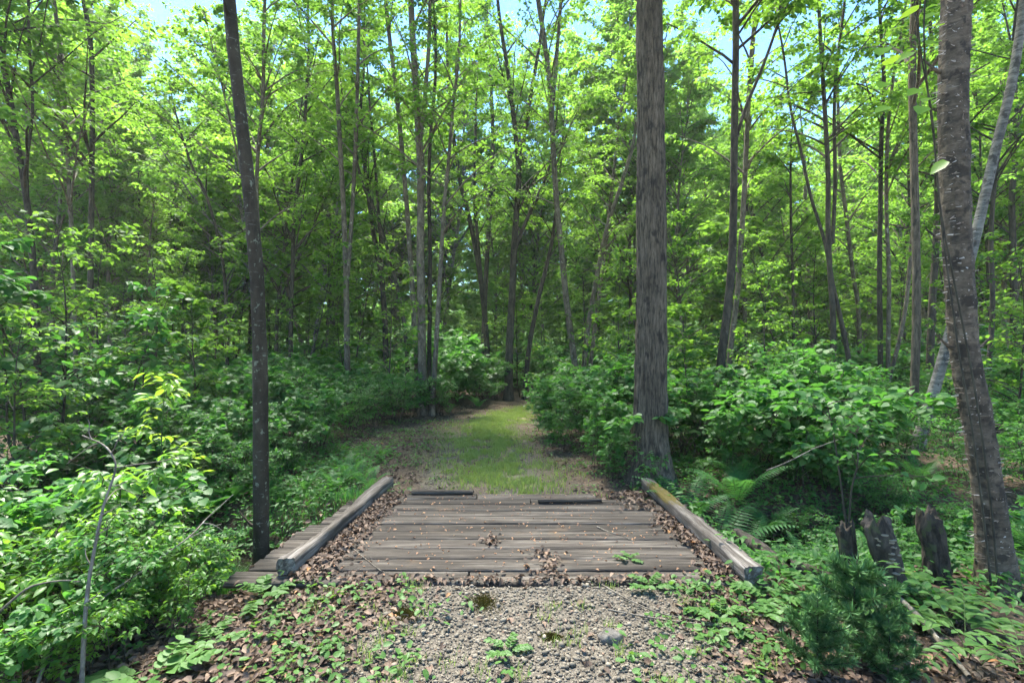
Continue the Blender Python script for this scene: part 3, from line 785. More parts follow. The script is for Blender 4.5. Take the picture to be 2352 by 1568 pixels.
def sky_limit(u):
    """Lowest picture row a far crown may reach: the gaps where the sky shows stay open."""
    pts = [(-400, 150), (100, 40), (230, 60), (330, 330), (480, 400), (560, 150), (700, 50), (850, 0), (1100, 0), (1180, 120), (1260, 40), (1350, 0), (1560, 60), (1690, 330), (1790, 430), (1900, 380), (1990, 170), (2150, 60), (2300, 100), (2800, 100)]
    return np.interp(u, [p[0] for p in pts], [p[1] for p in pts])
rng = np.random.default_rng(19)
pos = list(TREE_POS); ntree = 0; tries = 0
while ntree < 190 and tries < 6000:
    tries += 1
    d = 15.5 + 30 * rng.random() ** .9
    u = rng.uniform(-260, 2612); x = (u - U0) / FPX * d
    if path_dist(np.array([x]), np.array([d]))[0] < 2.3: continue
    if min((x - a) ** 2 + (d - b) ** 2 for a, b in pos) < (1.5 if d < 24 else 2.2): continue
    if 760 < u < 1430 and d < 31: continue
    k = rng.integers(len(KINDS)); root, H0, pl = KINDS[k]
    Hm = CAMH + (VH - sky_limit(u)) / FPX * d - tz1(x, d)
    H = min(rng.uniform(14, 24), Hm)
    if H < 6.5: continue
    place(root, (x, d, tz1(x, d)), H / H0, rng.uniform(0, 6.28), pl, u, d, 'tree')
    pos.append((x, d)); ntree += 1

# --- saplings: stems with broad leaves in tiers
def proto_sapling(seed, H, nb, blen, leafL, shape, leafm, z0=.22, ntw=4, nlf=9, stems=1, tw=.42):
    rng = np.random.default_rng(seed); root = empty('sapling', (0, 0, 0)); b, l = MB(), MB()
    for s in range(stems):
        a = rng.uniform(0, 6.28); ln = rng.uniform(.05, .28) if stems > 1 else .06
        dv = unit(np.array([math.cos(a) * ln, math.sin(a) * ln, 1])); pts = [np.array([0, 0, -.08])]
        hh = H * rng.uniform(.7, 1.0) if s else H
        for _ in range(6):
            dv = unit(dv + np.array([rng.normal(0, .09), rng.normal(0, .09), .06])); pts.append(pts[-1] + dv * hh / 6)
        P = spline(pts, 24)
        grow(rng, P, np.interp(np.linspace(0, 1, 24), [0, 1], [.006 * H + .003, .004]), z0, nb, blen, .45, ntw, nlf, leafL, shape, 6, 3, b, l, tw=tw, droop=.3, lw=.66 if shape != 'maple' else .95, tjit=.38)
    b.build('stem', M['stem'], root, True); l.build('foliage', M[leafm], root)
    return root
SAPS = [
    (proto_sapling(201, 4.2, 26, 1.2, .105, 'oval', 'leaf_tree'), 4.2, 'broad leaved understory sapling'),
    (proto_sapling(202, 3.4, 22, 1.1, .12, 'maple', 'leaf_tree'), 3.4, 'lobed leaf maple sapling'),
    (proto_sapling(203, 5.2, 34, 1.4, .09, 'oval', 'leaf_tree', .18, 5, 9), 5.2, 'tall small leaved sapling'),
    (proto_sapling(204, 3.0, 16, 1.0, .13, 'round', 'leaf_shrub', .25, 3, 7, 2), 3.0, 'round leaved twin stem sapling'),
]
def place_sap(k, u, d, h):
    x = (u - U0) / FPX * d; root, H0, pl = SAPS[k]
    return place(root, (x, d, tz1(x, d)), h / H0, rng.uniform(0, 6.28), pl, u, d, 'sapling')
for k, u, d, h in [(3, 60, 6.2, 3.2), (0, 150, 6.6, 3.5), (3, 300, 7.2, 2.7), (0, 10, 5.4, 2.8), (1, 430, 8.4, 2.8), (0, 250, 8.2, 3.8), (0, -60, 6.5, 3.6),
                   (2, 700, 13, 4.5), (2, 450, 11, 4.2), (1, 500, 9.5, 2.6), (0, 350, 10.5, 4.2), (1, 1440, 10.5, 2.6), (0, 1420, 12, 4.2), (2, 1580, 10, 4.6), (0, 1750, 9.6, 3.4),
                   (2, 1800, 12, 4.8), (2, 2200, 10, 4.6), (0, 2330, 8, 3.6), (2, 2060, 14, 5.2), (1, 1560, 8.2, 2.4), (0, 2420, 7, 3.4), (2, 1340, 15, 5)]:
    place_sap(k, u, d, h)
ns = 0; tries = 0
while ns < 115 and tries < 4000:
    tries += 1
    d = 12 + 22 * rng.random() ** .8; u = rng.uniform(-220, 2570); x = (u - U0) / FPX * d
    if path_dist(np.array([x]), np.array([d]))[0] < 2.0 or (900 < u < 1300 and d < 17): continue
    if min((x - a) ** 2 + (d - b) ** 2 for a, b in pos) < .5: continue
    place_sap(int(rng.choice([0, 1, 2, 2, 0])), u, d, rng.uniform(2.6, 6.0)); pos.append((x, d)); ns += 1

# --- shrubs
def proto_shrub(seed, H, stems, leafL, shape, leafm, nb, nlf, spread=.55, ntw=3, lw=.6, stemm='stem', name='shrub'):
    rng = np.random.default_rng(seed); root = empty(name, (0, 0, 0)); b, l = MB(), MB()
    for s in range(stems):
        a = rng.uniform(0, 6.28); ln = rng.uniform(min(.1, spread), spread); h = H * (rng.uniform(.55, 1.05) if stems > 1 else 1)
        base = np.array([rng.normal(0, .12 * H), rng.normal(0, .12 * H), -.06])
        dv = unit(np.array([math.cos(a) * ln, math.sin(a) * ln, 1])); pts = [base]
        for _ in range(5):
            dv = unit(dv + np.array([rng.normal(0, .1) + math.cos(a) * .05, rng.normal(0, .1) + math.sin(a) * .05, .0])); pts.append(pts[-1] + dv * h / 5)
        grow(rng, spline(pts, 14), np.linspace(.006, .003, 14), .30, nb, .30 * H, .5, ntw, nlf, leafL, shape, 5, 3, b, l, tw=.2 * H + .06, lw=lw, droop=.25, tjit=.42, crown_bias=.75, min_r=.0022)
    b.build('stem', M[stemm], root, True); l.build('foliage', M[leafm], root)
    return root
SHR = [
    (proto_shrub(301, 1.0, 10, .075, 'oval', 'leaf_gloss', 8, 6, .6, 3, .5), 1.0, 'glossy oval leaved shrub'),
    (proto_shrub(302, 1.2, 8, .082, 'maple', 'leaf_shrub', 7, 6, .5, 3, .95), 1.2, 'lobed leaf viburnum shrub'),
    (proto_shrub(303, 1.2, 11, .065, 'oval', 'leaf_shrub', 8, 7, .5), 1.2, 'dense small leaved shrub'),
    (proto_shrub(304, 1.1, 8, .09, 'round', 'leaf_shrub', 6, 6, .55, 3, .75), 1.1, 'round leaved shrub'),
    (proto_shrub(305, 1.0, 8, .105, 'oval', 'leaf_gloss', 6, 5, .6, 3, .46), 1.0, 'large leaved glossy shrub'),
]
def place_shrub(k, u, d, h, x=None):
    x = (u - U0) / FPX * d if x is None else x; root, H0, pl = SHR[k]
    return place(root, (x, d, tz1(x, d)), h / H0, rng.uniform(0, 6.28), pl, u, d, 'shrub')
# the bright mass in front of the brook
for j_, (u, d, h) in enumerate([(40, 2.75, .72), (150, 2.95, .85), (265, 3.0, .74), (350, 3.2, .66), (60, 3.35, 1.0), (180, 3.5, 1.02), (300, 3.6, .82), (420, 3.45, .55), (-40, 3.1, .95), (100, 4.0, 1.1), (470, 3.75, .5), (395, 2.95, .42), (-120, 3.8, 1.1), (230, 2.6, .5), (110, 2.5, .5), (20, 2.35, .42)]):
    place_shrub((4, 0, 2, 0, 3)[j_ % 5], u, d, h)
for k, u, d, h in [(3, 20, 5.7, 1.2), (3, 140, 5.9, 1.1), (1, 250, 6.2, 1.2), (3, 330, 5.9, 1.0), (1, 420, 6.6, 1.15), (1, 500, 6.3, .95), (2, 560, 6.9, 1.1), (3, 640, 7.2, 1.1), (1, 700, 7.6, 1.05), (1, 660, 6.6, .8), (2, 60, 7.1, 1.4), (1, 180, 7.5, 1.5), (2, 300, 7.9, 1.5), (1, 380, 8.3, 1.4), (3, 470, 7.9, 1.3), (1, 560, 8.6, 1.35),
                   (1, 640, 9.2, 1.4), (3, 720, 9.0, 1.2), (2, 800, 9.8, 1.1), (2, 760, 10.8, 1.4), (2, 850, 11.3, 1.25), (2, 905, 11.6, 1.2), (1, 690, 11.4, 1.7), (2, 930, 12.6, 1.3), (3, 620, 12, 1.8), (1, 730, 8.2, .7), (2, 580, 5.9, .7),
                   (1, 1300, 9.2, 1.15), (1, 1350, 8.4, 1.25), (1, 1400, 7.6, 1.3), (3, 1330, 10.2, 1.2), (1, 1430, 8.6, 1.6), (3, 1400, 9.6, 1.7), (1, 1290, 8.2, .65), (1, 1268, 9.7, .85), (2, 1258, 11.2, .9), (1, 1250, 12.6, 1.0), (2, 1275, 14.2, 1.2), (3, 1300, 16.4, 1.4), (1, 1330, 12.6, 1.4), (2, 1100, 17.2, .8), (3, 1150, 18.6, .9), (1, 1060, 16.4, .8), (2, 1195, 20.2, 1.0), (1, 1125, 20.5, 1.3), (3, 1040, 18.5, 1.2), (2, 1240, 22.5, 1.2), (1, 1390, 6.9, .75), (1, 1420, 6.3, .6), (3, 1460, 7.2, 1.2), (2, 1350, 11.5, 1.5), (2, 1430, 11, 1.7),
                   (1, 1560, 7.4, 1.3), (3, 1600, 8, 1.4), (1, 1660, 7.6, 1.25), (3, 1720, 7.2, 1.45), (3, 1790, 7.0, 1.6), (3, 1850, 7.3, 1.65), (1, 1760, 8.2, 1.7), (3, 1910, 7.6, 1.5), (1, 1960, 8.2, 1.4), (2, 2020, 8.0, 1.1), (2, 2080, 7.2, .9), (1, 1700, 6.4, .9), (3, 1830, 6.2, 1.1), (3, 1930, 6.0, .85), (2, 1880, 5.4, .6), (2, 2010, 5.8, .65), (2, 2100, 5.6, .6), (3, 2050, 5.0, .6), (2, 1960, 4.8, .45), (3, 2130, 4.6, .7), (2, 2190, 5.4, .7),
                   (2, 1830, 4.6, .4), (3, 1905, 4.4, .42), (2, 1770, 4.9, .35), (3, 1720, 4.5, .3), (2, 2060, 4.3, .5), (2, 2240, 6.5, .9), (3, 2320, 5.2, .9), (2, 2380, 6.0, 1.1), (1, 2330, 6.8, 1.0), (2, 2150, 8.8, 1.1), (2, 2300, 8.5, 1.2), (3, 2360, 4.4, .75), (2, 2290, 4.3, .5), (1, 1800, 10, 1.9), (2, 1880, 10.5, 1.6), (2, 2000, 10.5, 1.5), (2, 2180, 11, 1.4)]:
    place_shrub(k, u, d, h)
ns = 0; tries = 0; spos = []
while ns < 110 and tries < 4000:
    tries += 1
    d = 9 + 17 * rng.random(); u = rng.uniform(-150, 2500); x = (u - U0) / FPX * d
    pdv = path_dist(np.array([x]), np.array([d]))[0]
    if pdv < 1.8 or (x < 0 and x > -3.4 and d < 11.8 and d > 8): continue
    if spos and min((x - a) ** 2 + (d - b) ** 2 for a, b in spos) < .35: continue
    place_shrub(int(rng.choice([1, 2, 2, 3])), u, d, rng.uniform(.8, 1.9)); spos.append((x, d)); ns += 1

# --- the brush beyond, which reads as one mass
def merge_proto(root):
    out = []
    for c in root.children:
        me = c.data; V = np.empty(len(me.vertices) * 3, np.float32); me.vertices.foreach_get('co', V)
        n = len(me.polygons); lt = np.empty(n, np.int32); me.polygons.foreach_get('loop_total', lt)
        lv = np.empty(len(me.loops), np.int32); me.loops.foreach_get('vertex_index', lv)
        t = np.empty(len(me.vertices), np.float32); me.attributes['tint'].data.foreach_get('value', t)
        out.append((c.name, V.reshape(-1, 3), lt, lv, t))
    return out
def scatter_mass(name, protos, spots, mat, label, cat):
    mb_ = MB()
    for (x, y, h, k) in spots:
        for nm, V, lt, lv, t in protos[k][0]:
            if not nm.startswith(('foliage', 'crown')): continue
            s = h / protos[k][1]; A = rotz(rng.uniform(0, 6.28)) * s
            mb_.add(V @ A.T + np.array([x, y, tz1(x, y)]), lv.reshape(-1, 3), np.clip(t + rng.normal(0, .12), 0, 1))
    return tag(mb_.build(name, M[mat]), label, cat, kind='stuff')
pr = [(merge_proto(SHR[k][0]), SHR[k][1]) for k in (1, 2, 3)]
sp = []
while len(sp) < 420:
    d = 13 + 40 * rng.random(); u = rng.uniform(-200, 2550); x = (u - U0) / FPX * d
    if path_dist(np.array([x]), np.array([d]))[0] < 2.0: continue
    sp.append((x, d, rng.uniform(1.0, 2.6), int(rng.integers(3))))
scatter_mass('undergrowth', pr, sp, 'leaf_shrub', 'dense green brush filling the far woods floor', 'undergrowth')
pr = [(merge_proto(KINDS[k][0]), KINDS[k][1]) for k in (0, 1, 3)]
sp = []
while len(sp) < 250:
    d = 42 + 30 * rng.random(); u = rng.uniform(-350, 2700); x = (u - U0) / FPX * d
    Hm = CAMH + (VH - max(sky_limit(u), 240)) / FPX * d - tz1(x, d)
    sp.append((x, d, min(rng.uniform(12, 22), Hm), int(rng.integers(3))))
scatter_mass('far_woods', pr, sp, 'leaf_far', 'far green woods closing the view beyond the trunks', 'woods')

pr = [(merge_proto(SAPS[k][0]), SAPS[k][1]) for k in (0, 1, 2)]
sp = []
while len(sp) < 330:
    d = 24 + 30 * rng.random(); u = rng.uniform(-250, 2600); x = (u - U0) / FPX * d
    if path_dist(np.array([x]), np.array([d]))[0] < 2.2: continue
    sp.append((x, d, rng.uniform(4.0, 7.5), int(rng.integers(3))))
sp += [(lambda d, u: ((u - U0) / FPX * d, d, rng.uniform(6, 10), int(rng.integers(3))))(46 + 34 * rng.random(), rng.uniform(-300, 2650)) for _ in range(300)]
scatter_mass('distant_thicket', pr, sp, 'leaf_far', 'pale green thicket of young growth deep behind the trunks', 'thicket')

# --- ferns
def proto_fern(seed, L, nf):
    rng = np.random.default_rng(seed); root = empty('fern', (0, 0, 0)); b, l = MB(), MB()
    for k in range(nf):
        a = k / nf * 6.283 + rng.normal(0, .2); Lf = L * rng.uniform(.75, 1.1); m = 26; s = np.linspace(0, 1, m)
        el = rng.uniform(1.0, 1.3) - 1.25 * s ** 1.6 * rng.uniform(.8, 1.15)
        D = np.stack([np.cos(el) * math.cos(a), np.cos(el) * math.sin(a), np.sin(el)], -1)
        P = np.concatenate([np.zeros((1, 3)), (D[:-1] * Lf / (m - 1)).cumsum(0)]) + np.array([math.cos(a), math.sin(a), 0]) * .02
        b.add(*tubes(P, np.linspace(.0035, .001, m), 4))
        side = np.array([-math.sin(a), math.cos(a), 0])
        q = s[4:]; env = np.sin(np.pi * np.clip((q - .08) / .95, 0, 1) ** .75) * .17 * L + .01
        for sg in (1, -1):
            pos_ = P[4:]; nrm = np.cross(side, D[4:]) * -1
            dr = unit(side * sg + D[4:] * .35 + np.array([0, 0, -.12]))
            # each pinna: a long toothed leaflet
            T = [(0, .0)] + [(t, (.5 if j % 2 else .32) * (1.05 - t)) for j, t in enumerate(np.linspace(.06, .94, 9))] + [(1, 0)]
            up_ = unit(-nrm + rng.normal(0, .12, nrm.shape))
            for pp, dd_, uu, e in zip(pos_, dr, up_, env):
                sd = unit(np.cross(uu, dd_)); w = .022 * L / .6
                top = [pp + dd_ * t * e + sd * y_ * w - np.array([0, 0, .12 * e * t * t]) for t, y_ in T]
                bot = [pp + dd_ * t * e - sd * y_ * w - np.array([0, 0, .12 * e * t * t]) for t, y_ in T]
                n_ = len(T); V = np.array(top + bot)
                F = np.array([(j, j + 1, n_ + j + 1, n_ + j) for j in range(n_ - 1)])
                l.add(V, F, float(np.clip(rng.normal(.45, .15), 0, 1)))
    b.build('stalk', M['greenstem'], root, True); l.build('fronds', M['leaf_fern'], root)
    return root
FERN = [(proto_fern(401, .62, 8), .62), (proto_fern(402, .5, 6), .5)]
def place_fern(k, u, d, L):
    x = (u - U0) / FPX * d; root, L0 = FERN[k]
    return place(root, (x, d, tz1(x, d)), L / L0, rng.uniform(0, 6.28), 'green fern', u, d, 'fern')
for k, u, d, L in [(0, 1645, 5.2, 1.0), (0, 1575, 5.6, .85), (0, 1715, 5.0, .75), (0, 1690, 5.9, .8), (1, 1760, 4.7, .5), (1, 1700, 6.3, .6), (1, 1620, 4.7, .35), (0, 1760, 5.6, .5), (0, 1830, 5.0, .5), (1, 1930, 5.3, .5), (0, 1990, 4.4, .5), (1, 1860, 4.3, .4), (1, 1780, 4.5, .35), (0, 2070, 5.2, .6), (0, 2340, 4.7, .7), (0, 2300, 5.4, .7), (1, 2390, 4.1, .6), (0, 2160, 4.9, .55),
                   (1, 830, 6.2, .4), (1, 800, 6.5, .45), (0, 850, 6.0, .35), (1, 770, 6.0, .4), (0, 400, 5.6, .5), (1, 460, 5.5, .45), (0, 340, 5.4, .5), (0, 1098, 15.0, .6), (1, 1030, 13.6, .42), (1, 620, 5.7, .35), (1, 700, 6.0, .35), (0, 1880, 6.6, .6), (0, 2000, 6.8, .6), (1, 2110, 6.4, .55), (1, 1730, 5.0, .3)]:
    place_fern(k, u, d, L)

# --- singular plants
def single(root, loc, label, cat, sc=1.0, rz=0.0):
    root.location = [float(c) for c in loc]; root.scale = (sc,) * 3; root.rotation_euler = (0, 0, rz)
    return tag(root, label, cat)
def at(u, d): 
    x = (u - U0) / FPX * d; return (x, d, tz1(x, d))
s_ = empty('sapling', (0, 0, 0)); b_, l_ = MB(), MB()
grow(np.random.default_rng(5), spline([(0, 0, -.05), (.03, 0, .7), (-.02, .02, 1.3), (.03, .0, 1.95)], 20), np.linspace(.011, .004, 20), .42, 16, .42, .5, 2, 6, .115, 'oval', 6, 3, b_, l_, tw=.2, lw=.42, tjit=.4)
b_.build('stem', M['greenstem'], s_, True); l_.build('foliage', M['leaf_bright'], s_)  # brighter yellow green base colour than the leaves around it
single(s_, at(372, 5.0), 'bright yellow green young sapling standing in the dark left thicket', 'sapling')
s_ = proto_shrub(322, .55, 3, .07, 'oval', 'leaf_shrub', 5, 5, .2, 2, .55, 'greenstem', 'seedling')
single(s_, at(1495, 5.95), 'young leafy seedling at the foot of the thick furrowed trunk', 'seedling')

def pine():
    rng = np.random.default_rng(77); root = empty('pine_seedling', (0, 0, 0)); b, l = MB(), MB()
    H = .55; P = spline([(0, 0, -.03), (.01, 0, .2), (0, .01, .4), (.01, .0, H)], 16)
    b.add(*tubes(P, np.linspace(.007, .003, 16), 6))
    paths = [P[4:]]
    for zf, nb_, L_ in ((.22, 6, .26), (.42, 6, .24), (.62, 5, .20), (.82, 5, .13)):
        for k in range(nb_):
            a = k / nb_ * 6.283 + rng.normal(0, .2) + zf * 5; o = P[int(zf * 15)]
            e = rng.uniform(.25, .6); q = [o]
            for j in range(4):
                e += .08; q.append(q[-1] + np.array([math.cos(a) * math.cos(e), math.sin(a) * math.cos(e), math.sin(e)]) * L_ / 4 * rng.uniform(.8, 1.2))
            Q = spline(q, 14); b.add(*tubes(Q, np.linspace(.004, .002, 14), 4)); paths.append(Q[1:])
    for Q in paths:
        m = len(Q); N = 24 * m
        ii = rng.integers(0, m - 1, N); f = rng.random((N, 1)); o = Q[ii] * (1 - f) + Q[ii + 1] * f
        t = unit(Q[ii + 1] - Q[ii]); rd = unit(rng.normal(0, 1, (N, 3)))
        dr = unit(rd - (rd * t).sum(-1, keepdims=True) * t + t * rng.uniform(.4, 1.0, (N, 1)))
        leaves(l, o, dr, rng.normal(0, 1, (N, 3)), rng.uniform(.035, .075, N), np.full(N, .0006), 'small', np.clip(rng.normal(.5, .2, N), 0, 1))
    b.build('stem', M['stem'], root, True); l.build('needles', M['needle'], root)
    return root
p0 = pine()
single(p0, at(1965, 2.62), 'soft needled pine seedling in front of the decaying stumps', 'pine seedling', 1.0)
p1 = copy_tree(p0); single(p1, at(1880, 2.45), 'smaller, lower pine seedling beside the soft needled one', 'pine seedling', .72, 2.0)
p2 = copy_tree(p0); single(p2, at(2040, 2.42), 'short pine seedling nearest the bottom edge by the fallen pole', 'pine seedling', .62, 4.0)

def arch_plant(seed, L, n, leafL, shape, leafm, name='seedling', lw=.48):
    """Arching stems with paired leaflets."""
    rng = np.random.default_rng(seed); root = empty(name, (0, 0, 0)); b, l = MB(), MB()
    for k in range(n):
        a = k / n * 6.283 + rng.normal(0, .4); el = rng.uniform(1.0, 1.35); q = [np.array([rng.normal(0, .03), rng.normal(0, .03), -.03])]
        Lk = L * rng.uniform(.7, 1.1)
        for j in range(6):
            el -= rng.uniform(.08, .3); q.append(q[-1] + np.array([math.cos(a) * math.cos(el), math.sin(a) * math.cos(el), math.sin(el)]) * Lk / 6)
        Q = spline(q, 20); b.add(*tubes(Q, np.linspace(.0035, .0015, 20), 4))
        idx = np.arange(7, 20, 1); o = Q[idx]; m = len(idx); sg = np.where(np.arange(m) % 2 == 0, 1, -1)[:, None]
        t = unit(np.gradient(Q, axis=0))[idx]; sd = unit(np.cross(np.array([0, 0, 1.0]), t))
        dr = unit(sd * sg + t * .55 + rng.normal(0, .12, (m, 3))); up = np.array([0, 0, 1.0]) + rng.normal(0, .2, (m, 3))
        LL = leafL * rng.uniform(.75, 1.15, m)
        leaves(l, o, dr, up, LL, LL * lw, shape, np.clip(rng.normal(.5, .18, m), 0, 1))
    b.build('stem', M['greenstem'], root, True); l.build('foliage', M[leafm], root)
    return root
s_ = arch_plant(331, .62, 7, .085, 'oval', 'leaf_ground')
single(s_, at(2235, 2.72), 'arching seedling with paired oval leaves below the shaggy birch', 'seedling', 1.0, .6)
s2 = copy_tree(s_); single(s2, at(2345, 2.6), 'arching seedling spilling out at the corner below the shaggy birch', 'seedling', .9, 2.4)
s_ = arch_plant(332, .34, 5, .07, 'round', 'leaf_ground', lw=.6)
for u, d, sc, lab in [(1760, 3.25, 1.0, 'leafy seedling against the cut end of the mossy timber'), (1640, 2.95, .7, 'small seedling in leaf litter near the cut end of the timber'),
                      (600, 3.25, .9, 'leafy seedling hanging over the jutting plank end'), (470, 2.75, .7, 'low seedling on the litter bank below the rotten timber'),
                      (1500, 3.3, .62, 'tiny seedling sprouting between the nearest planks'), (1170, 2.6, .5, 'small green weed growing from the gravel'), (330, 2.45, 1.1, 'low leafy seedling at the bottom edge under the pale dead branch'), (2000, 3.15, 1.3, 'leafy seedling in front of the tilted fungus stump'), (2120, 3.25, 1.5, 'taller leafy seedling in front of the pale topped stump'), (1905, 3.3, 1.2, 'leafy seedling before the short sprouting stump'), (2195, 3.1, 1.2, 'leafy seedling at the foot of the shaggy birch'), (1820, 2.9, .8, 'seedling between the timber end and pine seedlings'), (1445, 3.75, .42, 'tiny green sprout growing through the middle of the deck')]:
    c = copy_tree(s_); single(c, at(u, d), lab, 'seedling', sc, rng.uniform(0, 6))
    if 3.4 < d < 5.6: c.location.z = 0
bpy.data.objects.remove(s_.children[0]); bpy.data.objects.remove(s_.children[0]) if s_.children else None
bpy.data.objects.remove(s_)

def cabbage():
    rng = np.random.default_rng(88); root = empty('skunk_cabbage', (0, 0, 0)); l = MB()
    for k in range(6):
        a = k / 6 * 6.283 + rng.normal(0, .25); L = rng.uniform(.34, .48); el0 = rng.uniform(.75, 1.2); m = 12; s = np.linspace(0, 1, m)
        el = el0 - 1.1 * s ** 1.5; D = np.stack([np.cos(el) * math.cos(a), np.cos(el) * math.sin(a), np.sin(el)], -1)
        P = np.concatenate([np.zeros((1, 3)), (D[:-1] * L / (m - 1)).cumsum(0)]); sd = np.array([-math.sin(a), math.cos(a), 0])
        w = .13 * np.sin(np.pi * s ** .8) ** .8 * (s > .12) + .008; c = np.linspace(-1, 1, 7)
        V = P[:, None] + sd * (w[:, None] * c[None])[..., None] + np.array([0, 0, 1]) * ((np.abs(c)[None] * .25 * w[:, None]) + .012 * np.sin(c[None] * 6 + s[:, None] * 14))[..., None]
        i = np.arange(6)[None] + (np.arange(m - 1) * 7)[:, None]
        l.add(V.reshape(-1, 3), np.stack([i, i + 1, i + 8, i + 7], -1).reshape(-1, 4), rng.uniform(.3, .7))
    l.build('foliage', M['leaf_shrub'], root, True)
    return root
c0 = cabbage()
for j, (u, d, sc, lab) in enumerate([(470, 5.5, 1.0, 'big leaved skunk cabbage across the brook left of the leaning trunk'), (530, 5.7, .8, 'smaller skunk cabbage tucked close to the leaning trunk'), (30, 4.9, 1.1, 'big leaved skunk cabbage at the picture edge behind the glossy shrubs'), (410, 5.9, .9, 'skunk cabbage with raised leaves behind the first one across the brook')]):
    c = c0 if j == 0 else copy_tree(c0); single(c, at(u, d), lab, 'plant', sc, j * 1.3)

# ------------------------------------------------------------------ stumps, logs, branches, stones
def stump(label, u0, v0, u1, v1, d, w, seed, fungi=0, matk='bark_rot'):
    a = px(u0, v0, d); b = px(u1, v1, d); a[2] = tz1(a[0], a[1]) - .05
    root = empty('stump', a); n = 50; q = np.linspace(0, 1, n)[:, None]
    P = (b - a)[None] * q; r = np.interp(q[:, 0], [0, .15, 1], [w * .66, w * .52, w * .46]); r[-3:] *= (1, .98, .93)
    rg = np.random.default_rng(seed)
    def fn(th, z, r_):
        c = np.stack([np.cos(th) * 4, np.sin(th) * 4, z * 7 + seed], -1)
        return (fbm(c, seed) - .5) * w * .45
    V, F = fine_tube(P, r, 36, n, fn)
    V = V.reshape(n, 36, 3)
    V[-8:, :, 2] += ((vnoise(np.stack([np.cos(np.arange(36) / 36 * 6.283) * 3, np.sin(np.arange(36) / 36 * 6.283) * 3, np.zeros(36) + seed], -1), 3) - .5) * .13)[None] * np.linspace(.1, 1, 8)[:, None]
    m_ = MB(); m_.add(V.reshape(-1, 3), F)
    top = V[-1]; m_.add(np.vstack([top, top.mean(0)[None] - [0, 0, .03]]), np.array([(k, (k + 1) % 36, 36) for k in range(36)]))
    m_.build('trunk', M[matk], root, True)
    for k in range(fungi):
        t = rg.uniform(.15, .9); th = rg.uniform(-2.6, .3); p = (b - a) * t; rad = np.interp(t, [0, .15, 1], [w * .66, w * .52, w * .46])
        f = MB(); g = np.linspace(-1.6, 1.6, 9); s = rg.uniform(.014, .03)
        rim = np.stack([np.cos(g) * s, np.sin(g) * s, np.zeros(9)], -1)
        V = np.vstack([[(0, 0, .006)], rim, rim * .9 + [0, 0, -.007], [(0, 0, -.008)]])
        f.add(V, np.array([(0, j + 1, j + 2) for j in range(8)] + [(19, j + 11, j + 10) for j in range(8)])); f.add(V, np.array([(j + 1, j + 10, j + 11, j + 2) for j in range(8)]))
        o = f.build('bracket_fungus', M['fungus'], root); o.location = (p[0] + math.cos(th) * rad * .92, p[1] + math.sin(th) * rad * .92, p[2]); o.rotation_euler = (0, 0, th)
    return tag(root, label, 'stump')
stump('short stump with thin shoots rising from it, nearest the timber end', 1958, 1335, 1940, 1208, 3.72, .12, 5)
stump('tilted rotten stump covered in small bracket fungi', 2062, 1355, 2012, 1195, 3.5, .17, 6, 26)
stump('pale topped broken stump between the tilted stump and shaggy birch', 2158, 1345, 2132, 1178, 3.75, .16, 8, 0)
def stick(name, label, pts, w0, w1, matk='twig', S=6, cat='branch', side=(), n=60, jit=.004):
    """pts: (u, v, d) points of a lying or standing branch."""
    W = np.array([px(*p) for p in pts]); root = W[0].copy(); P = spline(W - root, n)
    rg = np.random.default_rng(hash_str(label)); P = P + np.cumsum(rg.normal(0, jit * .35, P.shape), 0) * np.linspace(0, 1, n)[:, None] * .5
    m_ = MB(); r = np.linspace(w0, w1, n) * (1 + .25 * (fbm(np.stack([np.arange(n) * .8, np.zeros(n), np.zeros(n)], -1), 3) - .5))
    m_.add(*tubes(P, r, S))
    for t, L, a in side:
        o = P[int(t * (n - 1))]; q = [o]; dv = unit(np.array(a, float))
        for _ in range(4): dv = unit(dv + rg.normal(0, .2, 3)); q.append(q[-1] + dv * L / 4)
        m_.add(*tubes(spline(q, 10), np.linspace(w0 * .35, w0 * .15, 10), 5))
    o = m_.build(name, M[matk], None, True); o.location = root
    return tag(o, label, cat)
stick('dead_branch', 'pale dead branch bending over the glossy shrubs, thickest of the bare ones', [(186, 1600, 2.30), (200, 1370, 2.42), (233, 1180, 2.55), (262, 1085, 2.62), (258, 1052, 2.65), (232, 1022, 2.7), (188, 1002, 2.75)], .0115, .0035, side=[(.62, .30, (-.1, .2, .25)), (.75, .35, (.9, .1, .1)), (.9, .3, (-.9, .1, -.15)), (.3, .12, (.6, .1, .6)), (.42, .10, (-.7, .1, .5)), (.52, .09, (.8, .0, .3)), (.58, .12, (.5, .2, .4)), (.68, .08, (.7, -.2, .1)), (.82, .16, (.6, .2, .3)), (.2, .08, (-.6, -.1, .5)), (.95, .12, (-.4, .2, .4))])
stick('dead_branch', 'thin dead branch slanting across the glossy shrubs toward the leaning trunk', [(75, 1600, 2.3), (120, 1490, 2.45), (200, 1400, 2.6), (320, 1315, 2.85), (430, 1235, 3.1), (480, 1185, 3.3), (535, 1135, 3.5)], .009, .003, side=[(.7, .2, (.6, .3, .3)), (.8, .15, (.8, .1, .0))])
stick('dead_branch', 'grey twig arching out from the edge toward the thick pale branch', [(-10, 1412, 2.5), (60, 1352, 2.55), (110, 1335, 2.6), (160, 1330, 2.62), (225, 1338, 2.66)], .007, .003)
stick('dead_branch', 'stubby dead stem at the bottom corner under the shrubs', [(-10, 1470, 2.4), (18, 1510, 2.4), (38, 1590, 2.4)], .011, .013)
stick('fallen_pole', 'long straight fallen pole lying downhill from the stumps', [(2025, 1342, 3.35), (2090, 1395, 3.1), (2140, 1450, 2.85), (2230, 1560, 2.42)], .017, .012, 'twig', 8)
